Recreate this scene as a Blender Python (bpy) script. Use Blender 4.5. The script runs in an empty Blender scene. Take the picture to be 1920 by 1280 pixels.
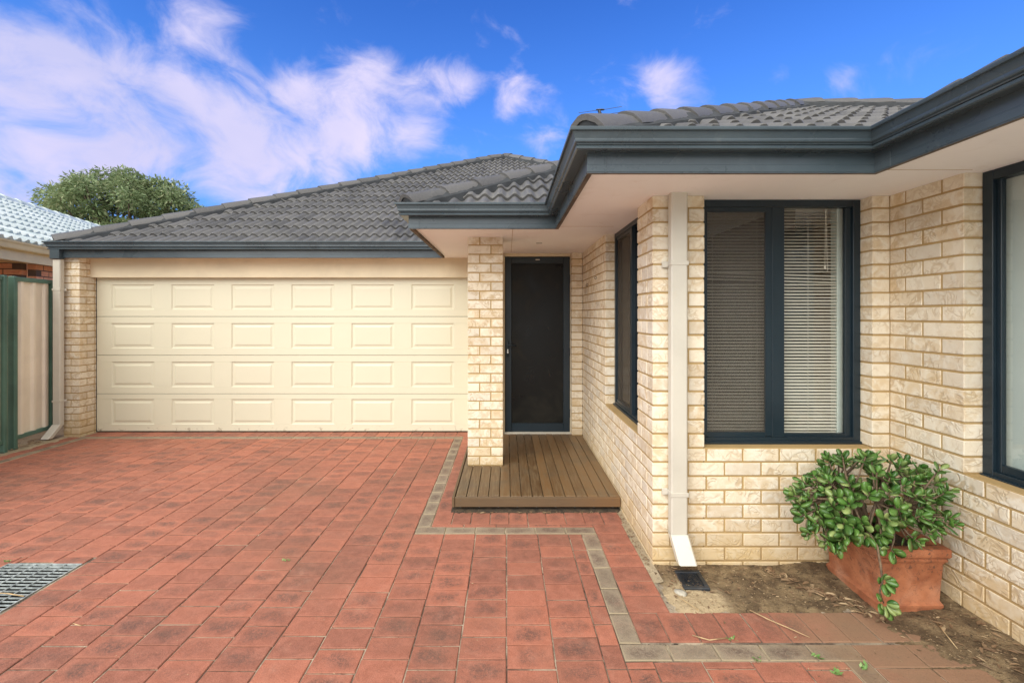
import bpy, bmesh, math, random
from math import pi, sin, cos, radians, sqrt, atan2
from mathutils import Vector, Matrix, noise as mnoise
R = random.Random(7)
COL = bpy.context.scene.collection
H = 1.53; F = 855.0; VX = 950.0; VY = 589.0
SOF = 2.252; TP = 0.528           # soffit height, roof pitch (tan)

# ------------------------------------------------------------------ node helpers
class NT:
    def __init__(s, name):
        s.m = bpy.data.materials.new(name); s.m.use_nodes = True
        s.t = s.m.node_tree; s.n = s.t.nodes; s.l = s.t.links
        s.b = s.n['Principled BSDF']
    def N(s, typ, ins=None, **kw):
        nd = s.n.new(typ)
        for k, v in kw.items(): setattr(nd, k, v)
        for k, v in (ins or {}).items(): s.put(nd.inputs[k], v)
        return nd
    def put(s, sock, v):
        if isinstance(v, bpy.types.NodeSocket): s.l.new(v, sock)
        elif isinstance(v, bpy.types.Node): s.l.new(v.outputs[0], sock)
        else:
            if isinstance(v, tuple) and len(v) == 3 and sock.type == 'RGBA': v = v + (1,)
            sock.default_value = v
    def P(s, **kw):
        names = dict(color='Base Color', rough='Roughness', metal='Metallic', normal='Normal', spec='Specular IOR Level', coat='Coat Weight', coatr='Coat Roughness', trans='Transmission Weight', ior='IOR', alpha='Alpha', sss='Subsurface Weight', sheen='Sheen Weight')
        for k, v in kw.items(): s.put(s.b.inputs[names[k]], v)
    def noise(s, scale, detail=4, rough=.55, dist=0, vec=None, dims='3D'):
        return s.N('ShaderNodeTexNoise', dict(([('Vector', vec)] if vec is not None else []) + [('Scale', scale), ('Detail', detail), ('Roughness', rough), ('Distortion', dist)]), noise_dimensions=dims)
    def math(s, op, a, b=0.0, c=0.0, clamp=False):
        nd = s.N('ShaderNodeMath', {0: a, 1: b, 2: c}, operation=op, use_clamp=clamp); return nd.outputs[0]
    def vmath(s, op, a, b=(0, 0, 0)):
        nd = s.N('ShaderNodeVectorMath', {0: a, 1: b}, operation=op); return nd.outputs[0]
    def mix(s, f, a, b, blend='MIX'):
        nd = s.n.new('ShaderNodeMix'); nd.data_type = 'RGBA'; nd.blend_type = blend
        s.put(nd.inputs[0], f); s.put(nd.inputs[6], a); s.put(nd.inputs[7], b); return nd.outputs[2]
    def ss(s, v, a, b):      # smoothstep map
        nd = s.N('ShaderNodeMapRange', {'Value': v, 'From Min': a, 'From Max': b}, interpolation_type='SMOOTHSTEP'); return nd.outputs[0]
    def lin(s, v, a, b, c=0., d=1.):
        nd = s.N('ShaderNodeMapRange', {'Value': v, 'From Min': a, 'From Max': b, 'To Min': c, 'To Max': d}); return nd.outputs[0]
    def ramp(s, f, stops):
        nd = s.N('ShaderNodeValToRGB', {0: f}); e = nd.color_ramp.elements
        while len(e) < len(stops): e.new(.5)
        for el, (p, c) in zip(e, stops): el.position = p; el.color = c + (1,) if len(c) == 3 else c
        return nd.outputs[0]
    def obj(s): return s.N('ShaderNodeTexCoord').outputs['Object']
    def uv(s): return s.N('ShaderNodeUVMap').outputs[0]
    def attr(s, name='rnd'): return s.N('ShaderNodeAttribute', attribute_name=name)
    def bump(s, h, st=.5, d=.002, nrm=None):
        i = {'Height': h, 'Strength': st, 'Distance': d}
        if nrm is not None: i['Normal'] = nrm
        return s.N('ShaderNodeBump', i).outputs[0]

def mat_brick(name, light, tan, line, grey=(0.50, 0.47, 0.42), swirl=1.0):
    s = NT(name); a = s.attr(); ac = s.N('ShaderNodeSeparateColor', {0: a.outputs[0]})
    r1, r2, r3 = ac.outputs[0], ac.outputs[1], ac.outputs[2]
    off = s.N('ShaderNodeCombineXYZ', {0: s.math('MULTIPLY', r1, 17.), 1: s.math('MULTIPLY', r2, 23.), 2: s.math('MULTIPLY', r3, 11.)})
    p = s.vmath('ADD', s.obj(), off.outputs[0])
    # worm-like swirls pressed in the face of the brick
    n1 = s.noise(7., 1.0, .45, 2.2, p)
    w = s.math('ABSOLUTE', s.math('SUBTRACT', n1.outputs[0], .5))
    ridge = s.math('SUBTRACT', 1., s.ss(w, .012, .075))
    n2 = s.noise(11., 1.5, .5, 2.0, s.vmath('ADD', p, (5, 3, 9)))
    w2 = s.math('ABSOLUTE', s.math('SUBTRACT', n2.outputs[0], .5))
    ridge2 = s.math('SUBTRACT', 1., s.ss(w2, .008, .05))
    brk = s.ss(s.noise(13., 2, .5, 0, p).outputs[0], .40, .56)
    rd = s.math('MULTIPLY', s.math('MAXIMUM', ridge, s.math('MULTIPLY', ridge2, .8)), brk)
    rd = s.math('MULTIPLY', rd, s.math('MULTIPLY', swirl, s.lin(r3, 0, 1, .35, 1.)))
    bl = s.ss(s.noise(11., 3, .6, 1., p).outputs[0], .38, .66)
    base = s.mix(s.math('MULTIPLY', s.lin(r1, 0, 1, .15, 1.), s.math('SUBTRACT', 1., bl)), light, tan)
    base = s.mix(s.math('MULTIPLY', s.math('GREATER_THAN', r2, .8), .35), base, grey)
    base = s.mix(s.math('MULTIPLY', rd, .70), base, line)
    fine = s.noise(160., 3, .6, 0, p)
    base = s.mix(s.lin(fine.outputs[0], .3, .75, 0, .22), base, tan)
    # sandy splash stain on the lowest courses
    z = s.N('ShaderNodeSeparateXYZ', {0: s.obj()}).outputs[2]
    big = s.noise(2.6, 3, .6, 0, s.obj())
    st = s.math('SUBTRACT', 1., s.ss(s.math('ADD', z, s.math('MULTIPLY', big.outputs[0], -.25)), -.10, .22))
    base = s.mix(s.math('MULTIPLY', st, .62), base, (0.50, 0.34, 0.135), 'MIX')
    pa = s.ss(s.noise(1.7, 3, .6, 0, s.vmath('ADD', s.obj(), (3, 8, 2))).outputs[0], .5, .75)
    base = s.mix(s.math('MULTIPLY', pa, .18), base, (0.56, 0.40, 0.20))
    h = s.math('ADD', s.math('MULTIPLY', rd, -1.), s.math('ADD', s.math('MULTIPLY', bl, .35), s.math('MULTIPLY', fine.outputs[0], .2)))
    s.P(color=base, rough=.85, normal=s.bump(h, .6, .0035)); return s.m

def mat_mortar(name, c1, c2):
    s = NT(name); n = s.noise(7, 4, .6, 0, s.obj()); g = s.noise(240, 2, .6, 0, s.obj())
    c = s.mix(n.outputs[0], c1, c2)
    z = s.N('ShaderNodeSeparateXYZ', {0: s.obj()}).outputs[2]
    c = s.mix(s.math('MULTIPLY', s.math('SUBTRACT', 1., s.ss(z, 0., .3)), .5), c, (0.30, 0.20, 0.10))
    s.P(color=c, rough=.95, normal=s.bump(g.outputs[0], .6, .002)); return s.m

def mat_plain(name, c, rough=.5, nz=.08, scale=3., bump=0., bscale=60., metal=0., dirt=None, spec=.5):
    s = NT(name); n = s.noise(scale, 5, .6, .3, s.obj())
    dk = tuple(v * (1 - nz * 2) for v in c); lt = tuple(min(1, v * (1 + nz)) for v in c)
    col = s.mix(s.ss(n.outputs[0], .3, .7), dk, lt)
    if dirt:
        d = s.noise(scale * 4, 6, .7, .5, s.obj())
        col = s.mix(s.math('MULTIPLY', s.ss(d.outputs[0], .55, .78), dirt[1]), col, dirt[0])
    s.P(color=col, rough=s.lin(n.outputs[0], .2, .8, max(0, rough - .06), min(1, rough + .08)), metal=metal, spec=spec)
    if name == 'cream_enamel':
        z = s.N('ShaderNodeSeparateXYZ', {0: s.obj()}).outputs[2]; q = s.noise(14, 5, .7, .8, s.obj())
        f = s.math('MULTIPLY', s.ss(q.outputs[0], .56, .66), s.math('SUBTRACT', 1., s.ss(z, .01, .10)))
        s.P(color=s.mix(s.math('MULTIPLY', f, .8), col, (0.20, 0.13, 0.07)))
    if bump: s.P(normal=s.bump(s.noise(bscale, 4, .6, 0, s.obj()).outputs[0], bump, .002))
    return s.m

def mat_paver(name, red1, red2, dark, dark_p, joint_edge, edge_amt):
    s = NT(name); a = s.attr(); ac = s.N('ShaderNodeSeparateColor', {0: a.outputs[0]})
    r1, r2, r3 = ac.outputs[0], ac.outputs[1], ac.outputs[2]
    off = s.N('ShaderNodeCombineXYZ', {0: s.math('MULTIPLY', r1, 7.), 1: s.math('MULTIPLY', r2, 9.), 2: 0.})
    p = s.vmath('ADD', s.obj(), off.outputs[0])
    base = s.mix(r1, red1, red2)
    n = s.noise(18, 5, .65, .6, p)
    base = s.mix(s.lin(n.outputs[0], .35, .7, 0, .42), base, tuple(min(1., v * 1.35 + .05) for v in red2))
    # clinker burn: dark soft patch in the middle of some pavers
    uv = s.N('ShaderNodeSeparateXYZ', {0: s.uv()})
    du = s.math('ABSOLUTE', s.math('SUBTRACT', uv.outputs[0], .5)); dv = s.math('ABSOLUTE', s.math('SUBTRACT', uv.outputs[1], .5))
    d = s.math('SQRT', s.math('ADD', s.math('POWER', s.math('MULTIPLY', du, 2.1), 2.6), s.math('POWER', s.math('MULTIPLY', dv, 2.3), 2.6)))
    wob = s.noise(14, 4, .6, 0, p)
    d = s.math('ADD', d, s.math('MULTIPLY', s.math('SUBTRACT', wob.outputs[0], .5), 2.2))
    burn = s.math('SUBTRACT', 1., s.ss(d, .05, 1.15))
    sp = s.noise(60, 5, .75, 1., p)
    burn = s.math('MULTIPLY', burn, s.math('MULTIPLY', s.lin(sp.outputs[0], .36, .60, .12, 1.), s.math('POWER', s.ss(r3, dark_p, 1.15), 1.25)))
    base = s.mix(s.math('MULTIPLY', burn, 1.0), base, dark)
    gr_ = s.noise(230, 4, .75, 0, p)
    base = s.mix(s.lin(gr_.outputs[0], .42, .70, 0., .38), base, (0.52, 0.25, 0.165))
    base = s.mix(s.lin(gr_.outputs[0], .58, .30, 0., .40), base, (0.13, 0.055, 0.035))
    # overall weathering in wide patches, and pale efflorescence
    wd = s.noise(.9, 4, .6, .3, s.obj())
    base = s.mix(s.math('MULTIPLY', s.ss(wd.outputs[0], .46, .70), .42), base, (0.17, 0.095, 0.06))
    ef = s.noise(5.5, 5, .7, .4, s.vmath('ADD', s.obj(), (4, 4, 1)))
    base = s.mix(s.math('MULTIPLY', s.ss(ef.outputs[0], .52, .80), .26), base, (0.56, 0.30, 0.21))
    e = s.math('MAXIMUM', du, dv)
    base = s.mix(s.math('MULTIPLY', s.ss(s.math('ADD', e, s.math('MULTIPLY', n.outputs[0], .06)), .46, .53), edge_amt), base, joint_edge)
    # film of garden dirt washed over the paving beside the soil bed
    xyz = s.N('ShaderNodeSeparateXYZ', {0: s.obj()}); dn = s.noise(4.5, 5, .65, .5, s.obj())
    g = s.math('ADD', s.lin(xyz.outputs[0], 1.15, 1.75, 0., 1.), s.math('MULTIPLY', s.math('SUBTRACT', dn.outputs[0], .5), 1.1))
    g = s.math('MULTIPLY', s.ss(g, .1, .9), s.ss(xyz.outputs[1], 2.75, 2.3))
    base = s.mix(s.math('MULTIPLY', g, .78), base, (0.26, 0.165, 0.095))
    # dust lying along the porch and the garage threshold
    pits = s.ss(s.noise(120, 4, .7, .6, p).outputs[0], .56, .70)
    base = s.mix(s.math('MULTIPLY', pits, .50), base, (0.09, 0.055, 0.04))
    h = s.math('ADD', s.math('MULTIPLY', n.outputs[0], .8), s.math('MULTIPLY', sp.outputs[0], .8))
    s.P(color=base, rough=.82, normal=s.bump(h, .8, .004)); return s.m

def mat_tile(name, c, lt, mos=(0.16, 0.16, 0.15)):
    s = NT(name); a = s.attr(); ac = s.N('ShaderNodeSeparateColor', {0: a.outputs[0]})
    n = s.noise(3., 5, .6, .4, s.obj()); n2 = s.noise(60, 4, .65, 0, s.obj())
    col = s.mix(ac.outputs[0], c, lt)
    col = s.mix(s.math('MULTIPLY', s.ss(n.outputs[0], .42, .7), .5), col, mos)
    col = s.mix(s.lin(n2.outputs[0], .4, .8, 0, .4), col, tuple(v * 1.5 for v in lt))
    s.P(color=col, rough=.52, normal=s.bump(n2.outputs[0], .5, .003)); return s.m

M = {}
M['brick'] = mat_brick('cream_brick', (0.80, 0.738, 0.605), (0.65, 0.51, 0.32), (0.44, 0.31, 0.165))
M['mortar'] = mat_mortar('sandy_mortar', (0.37, 0.245, 0.098), (0.47, 0.325, 0.145))
M['redbrick'] = mat_brick('red_brick', (0.85, 0.42, 0.25), (0.66, 0.29, 0.165), (0.60, 0.26, 0.15), (0.75, 0.40, 0.26), .3)
M['darkmortar'] = mat_mortar('grey_mortar', (0.10, 0.07, 0.055), (0.16, 0.11, 0.085))
M['steel'] = mat_plain('slate_blue_steel', (0.056, 0.078, 0.092), .28, .12, 2.0, .10, 30, dirt=((0.13, 0.15, 0.15), .30))
M['navy'] = mat_plain('navy_powder_coat', (0.010, 0.022, 0.032), .34, .06)
M['door_cream'] = mat_plain('cream_enamel', (0.66, 0.625, 0.475), .50, .01, 1.2, .10, 380, dirt=((0.55, 0.47, 0.33), .08))
M['render_cream'] = mat_plain('cream_paint', (0.70, 0.60, 0.42), .75, .05, 2., .25, 160)
M['soffit'] = mat_plain('soffit_paint', (0.93, 0.90, 0.865), .85, .015, 1.4, .15, 120, dirt=((0.62, 0.52, 0.43), .30))
M['pipe'] = mat_plain('pipe_cream', (0.56, 0.53, 0.45), .42, .04, 2., dirt=((0.50, 0.42, 0.28), .2))
M['pipe_white'] = mat_plain('pipe_shoe_white', (0.66, 0.63, 0.54), .42, .04, 2., dirt=((0.45, 0.38, 0.28), .3))
M['tile'] = mat_tile('charcoal_tile', (0.050, 0.050, 0.051), (0.115, 0.112, 0.109), (0.12, 0.118, 0.108))
M['cap'] = mat_tile('charcoal_cap', (0.060, 0.059, 0.058), (0.105, 0.101, 0.098), (0.10, 0.10, 0.096))
M['bed'] = mat_plain('dark_bedding', (0.040, 0.044, 0.048), .9, .2, 6., .6, 40)
M['tile_pale'] = mat_tile('pale_tile', (0.49, 0.555, 0.535), (0.64, 0.695, 0.675), (0.38, 0.48, 0.46))
M['cream_gutter'] = mat_plain('cream_gutter', (0.82, 0.68, 0.40), .45, .05)
M['paver'] = mat_paver('clay_paver', (0.200, 0.066, 0.040), (0.410, 0.130, 0.072), (0.050, 0.036, 0.032), -.28, (0.20, 0.085, 0.055), .30)
M['border'] = mat_paver('grey_paver', (0.17, 0.158, 0.108), (0.27, 0.24, 0.165), (0.035, 0.034, 0.032), -.9, (0.36, 0.29, 0.18), .6)
M['green'] = mat_plain('green_steel', (0.075, 0.155, 0.115), .45, .12, 3., .1, 40, dirt=((0.12, 0.17, 0.12), .3))
M['sheet'] = mat_plain('beige_sheet', (0.80, 0.72, 0.58), .5, .06, 1.5)
M['galv'] = mat_plain('galvanised', (0.46, 0.51, 0.50), .45, .2, 20., .2, 60, metal=.25)
M['blackplastic'] = mat_plain('black_plastic', (0.018, 0.022, 0.028), .40, .2, 8., dirt=((0.16, 0.12, 0.08), .35))
M['void'] = mat_plain('pit_dark', (0.02, 0.018, 0.016), .95, .1)
M['slat'] = mat_plain('ivory_slat', (0.80, 0.755, 0.65), .5, .03)
M['roller'] = mat_plain('roller_blind', (0.58, 0.65, 0.60), .9, .02)
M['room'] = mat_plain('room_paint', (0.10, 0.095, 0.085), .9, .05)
M['chrome'] = mat_plain('satin_chrome', (0.62, 0.62, 0.60), .25, .05, metal=1.)
M['antenna'] = mat_plain('antenna_grey', (0.10, 0.10, 0.11), .4, .1, metal=.4)

def mk():
    s = NT('deck_timber'); a = s.attr(); ac = s.N('ShaderNodeSeparateColor', {0: a.outputs[0]})
    off = s.N('ShaderNodeCombineXYZ', {0: s.math('MULTIPLY', ac.outputs[0], 9.), 1: s.math('MULTIPLY', ac.outputs[1], 5.), 2: 0.})
    p = s.vmath('MULTIPLY', s.vmath('ADD', s.obj(), off.outputs[0]), (1., .07, 1.))
    g = s.noise(70, 5, .6, .8, p); q = s.noise(2.5, 4, .6, .3, s.obj())
    c = s.mix(ac.outputs[0], (0.070, 0.036, 0.013), (0.195, 0.105, 0.040))
    c = s.mix(s.ss(g.outputs[0], .35, .72), c, (0.185, 0.125, 0.066))
    c = s.mix(s.math('MULTIPLY', s.ss(q.outputs[0], .45, .7), .55), c, (0.085, 0.070, 0.048))
    s.P(color=c, rough=.42, normal=s.bump(g.outputs[0], .5, .002)); return s.m
M['deck'] = mk()
def mk():
    s = NT('deck_fascia_timber'); p = s.vmath('MULTIPLY', s.obj(), (.06, 1., 1.))
    g = s.noise(90, 5, .6, .8, p); q = s.N('ShaderNodeSeparateXYZ', {0: s.obj()})
    c = s.mix(g.outputs[0], (0.085, 0.055, 0.028), (0.155, 0.098, 0.048))
    c = s.mix(s.math('MULTIPLY', s.ss(q.outputs[0], .35, .9), .45), c, (0.21, 0.10, 0.032))
    s.P(color=c, rough=.6, normal=s.bump(g.outputs[0], .4, .002)); return s.m
M['deckf'] = mk()
def mk(name, alb, alb2, sc=9., fine=130., st=.8, patch=False):
    s = NT(name); n = s.noise(sc, 6, .65, .4, s.obj()); f = s.noise(fine, 4, .7, 0, s.obj()); g = s.noise(38, 5, .7, .8, s.obj())
    c = s.mix(s.ss(n.outputs[0], .36, .64), alb, alb2)
    c = s.mix(s.ss(g.outputs[0], .56, .68), c, tuple(v * .4 for v in alb))
    if patch:
        q = s.N('ShaderNodeVectorMath', {0: s.obj(), 1: (1.0, 2.44, 0.)}, operation='DISTANCE').outputs['Value']
        c = s.mix(s.math('SUBTRACT', 1., s.ss(s.math('ADD', q, s.math('MULTIPLY', n.outputs[0], .18)), .20, .32)), c, (0.50, 0.385, 0.23))
    c = s.mix(s.math('MULTIPLY', s.ss(f.outputs[0], .6, .74), .5), c, (0.46, 0.38, 0.27))
    h = s.math('ADD', s.math('MULTIPLY', g.outputs[0], 1.), f.outputs[0])
    s.P(color=c, rough=.95, normal=s.bump(h, st, .014)); return s.m
M['soil'] = mk('garden_soil', (0.105, 0.066, 0.032), (0.27, 0.19, 0.10), patch=True)
M['sand'] = mk('joint_sand', (0.10, 0.07, 0.05), (0.60, 0.50, 0.36), 3.)
M['concrete'] = mk('pale_concrete', (0.60, 0.58, 0.54), (0.68, 0.66, 0.61), 3., 160., .3)  # only for the unseen slab added as a light reflector
M['ground'] = mk('dry_ground', (0.38, 0.30, 0.19), (0.48, 0.39, 0.26), 2.)
M['potsoil'] = mk('pot_soil', (0.04, 0.03, 0.02), (0.09, 0.06, 0.035), 20.)
def mk():
    s = NT('terracotta'); n = s.noise(9, 5, .65, .5, s.obj()); q = s.noise(3.2, 4, .6, .2, s.obj()); z = s.N('ShaderNodeSeparateXYZ', {0: s.obj()}).outputs[2]
    c = s.mix(s.ss(n.outputs[0], .3, .7), (0.27, 0.083, 0.034), (0.44, 0.165, 0.075))
    c = s.mix(s.math('MULTIPLY', s.ss(q.outputs[0], .45, .70), .45), c, (0.56, 0.32, 0.21))
    k = s.noise(45, 5, .7, 1.2, s.obj())
    c = s.mix(s.math('MULTIPLY', s.ss(k.outputs[0], .53, .64), s.lin(z, .1, .34, .35, .95)), c, (0.085, 0.05, 0.035))
    s.P(color=c, rough=.8, normal=s.bump(s.math('ADD', n.outputs[0], s.math('MULTIPLY', k.outputs[0], -.6)), .6, .004)); return s.m
M['terra'] = mk()
def mk(name, c1, c2, c3, rough, sp=.5, tr=.0):
    s = NT(name); a = s.attr(); ac = s.N('ShaderNodeSeparateColor', {0: a.outputs[0]})
    c = s.mix(ac.outputs[0], c1, c2); c = s.mix(s.ss(ac.outputs[1], .72, 1.), c, c3)
    n = s.noise(26, 3, .5, .3, s.obj()); c = s.mix(s.lin(n.outputs[0], .4, .75, 0, .3), c, c3)
    s.P(color=c, rough=rough, spec=sp)
    if tr:
        t = s.N('ShaderNodeBsdfTranslucent', {0: c}); mx = s.N('ShaderNodeMixShader', {0: tr, 1: s.b.outputs[0], 2: t.outputs[0]})
        s.l.new(mx.outputs[0], s.n['Material Output'].inputs[0])
    return s.m
M['jade'] = mk('jade_leaf', (0.026, 0.090, 0.014), (0.090, 0.205, 0.034), (0.26, 0.33, 0.11), .33)
M['leaf'] = mk('tree_leaf', (0.12, 0.19, 0.080), (0.28, 0.355, 0.180), (0.42, 0.44, 0.26), .6, .3, .25)
M['weedleaf'] = mk('weed_leaf', (0.10, 0.22, 0.05), (0.17, 0.30, 0.08), (0.25, 0.33, 0.12), .55)
M['litter'] = mk('dead_leaf', (0.10, 0.055, 0.028), (0.24, 0.145, 0.075), (0.46, 0.34, 0.20), .8)
M['straw'] = mat_plain('dry_twig', (0.50, 0.36, 0.19), .8, .2, 20.)
M['bark'] = mat_plain('jade_bark', (0.17, 0.115, 0.07), .8, .25, 20., .6, 60)
M['trunk'] = mat_plain('tree_bark', (0.15, 0.115, 0.085), .9, .25, 4., .6, 30)
M['stone'] = mat_plain('pale_stone', (0.42, 0.39, 0.32), .9, .2, 12., .5, 60)

def mk(name, tint, refl=1.0, rough=.0):     # thin window pane: fresnel reflection over clear
    s = NT(name); s.n.remove(s.b)
    g = s.N('ShaderNodeBsdfGlossy', {'Color': (1, 1, 1), 'Roughness': rough}); t = s.N('ShaderNodeBsdfTransparent', {0: tint})
    bf = s.N('ShaderNodeNewGeometry').outputs['Backfacing']; fr = s.N('ShaderNodeFresnel', {'IOR': s.lin(bf, 0, 1, 1.52, 1 / 1.52)}); f = s.math('MULTIPLY', fr.outputs[0], 1.7 * refl, clamp=True)
    mx = s.N('ShaderNodeMixShader', {0: f, 1: t.outputs[0], 2: g.outputs[0]})
    s.l.new(mx.outputs[0], s.n['Material Output'].inputs[0]); return s.m
M['glass'] = mk('window_glass', (0.93, 0.95, 0.94))
M['glass_dim'] = mk('window_glass_dim', (0.30, 0.31, 0.31), .8)
def mk(name, c, op):
    s = NT(name); t = s.N('ShaderNodeBsdfTransparent'); s.P(color=c, rough=.55)
    mx = s.N('ShaderNodeMixShader', {0: op, 1: t.outputs[0], 2: s.b.outputs[0]})
    s.l.new(mx.outputs[0], s.n['Material Output'].inputs[0]); return s.m
M['screen'] = mk('insect_mesh', (0.075, 0.065, 0.052), .36)
def mk():
    s = NT('security_mesh'); n = s.noise(3., 4, .6, .6, s.obj()); f = s.noise(900, 1, .5, 0, s.obj())
    c = s.mix(s.ss(n.outputs[0], .45, .75), (0.004, 0.0045, 0.004), (0.018, 0.017, 0.012))
    s.P(color=c, spec=.28, rough=s.lin(n.outputs[0], .3, .7, .24, .5), normal=s.bump(f.outputs[0], .35, .001)); return s.m
M['mesh_black'] = mk()

# ------------------------------------------------------------------ mesh helpers
class MB:
    def __init__(s): s.v = []; s.f = []; s.c = []; s.uv = []; s.useuv = False
    def add(s, vs, fs, c=None, uvs=None):
        b = len(s.v); s.v += [tuple(x) for x in vs]; c = c or (R.random(), R.random(), R.random())
        s.c += [c] * len(vs)
        for i, f in enumerate(fs):
            s.f.append(tuple(k + b for k in f))
            if uvs: s.useuv = True; s.uv.append(uvs[i])
            else: s.uv.append([(.5, .5)] * len(f))
        return s
    def box(s, x0, x1, y0, y1, z0, z1, c=None):
        vs = [(x, y, z) for z in (z0, z1) for y in (y0, y1) for x in (x0, x1)]
        return s.add(vs, [(0, 2, 3, 1), (4, 5, 7, 6), (0, 1, 5, 4), (2, 6, 7, 3), (0, 4, 6, 2), (1, 3, 7, 5)], c)
    def cbox(s, x0, x1, y0, y1, z0, z1, b=.003, c=None):       # chamfered box
        if x0 > x1: x0, x1 = x1, x0
        if y0 > y1: y0, y1 = y1, y0
        b = min(b, (x1 - x0) * .3, (y1 - y0) * .3, (z1 - z0) * .3)
        vs = []; idx = {}
        for i, (x, dx) in enumerate(((x0, 1), (x1, -1))):
            for j, (y, dy) in enumerate(((y0, 1), (y1, -1))):
                for k, (z, dz) in enumerate(((z0, 1), (z1, -1))):
                    idx[i, j, k, 'x'] = len(vs); vs.append((x, y + dy * b, z + dz * b))
                    idx[i, j, k, 'y'] = len(vs); vs.append((x + dx * b, y, z + dz * b))
                    idx[i, j, k, 'z'] = len(vs); vs.append((x + dx * b, y + dy * b, z))
        fs = []
        for i in (0, 1):
            q = [(i, 0, 0), (i, 1, 0), (i, 1, 1), (i, 0, 1)]; fs.append([idx[p + ('x',)] for p in (q if i else q[::-1])])
            q = [(0, i, 0), (1, i, 0), (1, i, 1), (0, i, 1)]; fs.append([idx[p + ('y',)] for p in (q[::-1] if i else q)])
            q = [(0, 0, i), (1, 0, i), (1, 1, i), (0, 1, i)]; fs.append([idx[p + ('z',)] for p in (q if i else q[::-1])])
        ctr = Vector(((x0 + x1) / 2, (y0 + y1) / 2, (z0 + z1) / 2))
        def orient(f):
            a, b_, c_ = (Vector(vs[f[k]]) for k in (0, 1, 2)); n = (b_ - a).cross(c_ - a)
            return f if n.dot(a - ctr) > 0 else f[::-1]
        for i in (0, 1):
            for j in (0, 1):
                fs.append([idx[i, j, 0, 'x'], idx[i, j, 1, 'x'], idx[i, j, 1, 'y'], idx[i, j, 0, 'y']])
                fs.append([idx[i, 0, j, 'x'], idx[i, 1, j, 'x'], idx[i, 1, j, 'z'], idx[i, 0, j, 'z']])
                fs.append([idx[0, i, j, 'y'], idx[1, i, j, 'y'], idx[1, i, j, 'z'], idx[0, i, j, 'z']])
                for k in (0, 1): fs.append([idx[i, j, k, 'x'], idx[i, j, k, 'y'], idx[i, j, k, 'z']])
        return s.add(vs, [orient(f) for f in fs], c)
    def quad(s, a, b, c, d, col=None): return s.add([a, b, c, d], [(0, 1, 2, 3)], col)
    def tube(s, pts, r, n=8, c=None, cap=True):
        pts = [Vector(p) for p in pts]; rs = r if isinstance(r, (list, tuple)) else [r] * len(pts); vs = []; fs = []
        up = None
        for i, p in enumerate(pts):
            t = (pts[min(i + 1, len(pts) - 1)] - pts[max(i - 1, 0)]).normalized()
            if up is None: up = t.orthogonal().normalized()
            up = (up - t * up.dot(t)).normalized(); sd = t.cross(up)
            for k in range(n):
                a = 2 * pi * k / n; vs.append(p + (up * cos(a) + sd * sin(a)) * rs[i])
        for i in range(len(pts) - 1):
            for k in range(n): fs.append((i * n + k, i * n + (k + 1) % n, (i + 1) * n + (k + 1) % n, (i + 1) * n + k))
        if cap: fs.append(tuple(range(n))[::-1]); fs.append(tuple((len(pts) - 1) * n + k for k in range(n)))
        return s.add(vs, fs, c)
    def xf(s, m, start=0):
        for i in range(start, len(s.v)): s.v[i] = tuple(m @ Vector(s.v[i]))
    def build(s, name, mat, parent=None, smooth=False):
        me = bpy.data.meshes.new(name); me.from_pydata(s.v, [], s.f); me.update()
        if s.v:
            a = me.color_attributes.new('rnd', 'FLOAT_COLOR', 'POINT')
            a.data.foreach_set('color', [x for c in s.c for x in (c[0], c[1], c[2], 1.)])
        if s.useuv:
            l = me.uv_layers.new(name='UVMap'); l.data.foreach_set('uv', [x for u in s.uv for p in u for x in p])
        me.materials.append(M[mat] if isinstance(mat, str) else mat)
        if smooth: me.polygons.foreach_set('use_smooth', [True] * len(me.polygons))
        o = bpy.data.objects.new(name, me); COL.objects.link(o)
        if parent is not None: put_under(o, parent)
        return o
def put_under(o, parent):
    o.parent = parent
    bpy.context.view_layer.update() if False else None
    o.matrix_parent_inverse = wm(parent).inverted()
def wm(o):
    m = Matrix.LocRotScale(o.location, o.rotation_euler, o.scale)
    return (wm(o.parent) @ o.matrix_parent_inverse @ m) if o.parent else m
def tag(o, label=None, cat=None, group=None, kind=None):
    if label: o['label'] = label
    if cat: o['category'] = cat
    if group: o['group'] = group
    if kind: o['kind'] = kind
    return o
def empty(name, loc, label, cat, group=None):
    o = bpy.data.objects.new(name, None); o.location = loc; o.empty_display_size = .1; COL.objects.link(o)
    return tag(o, label, cat, group)
def smooth_angle(o, deg=35):
    me = o.data; me.polygons.foreach_set('use_smooth', [True] * len(me.polygons))
    bm = bmesh.new(); bm.from_mesh(me); bm.normal_update()
    for e in bm.edges:
        if len(e.link_faces) == 2 and e.calc_face_angle(0) > radians(deg): e.smooth = False
    bm.to_mesh(me); bm.free()

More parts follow.
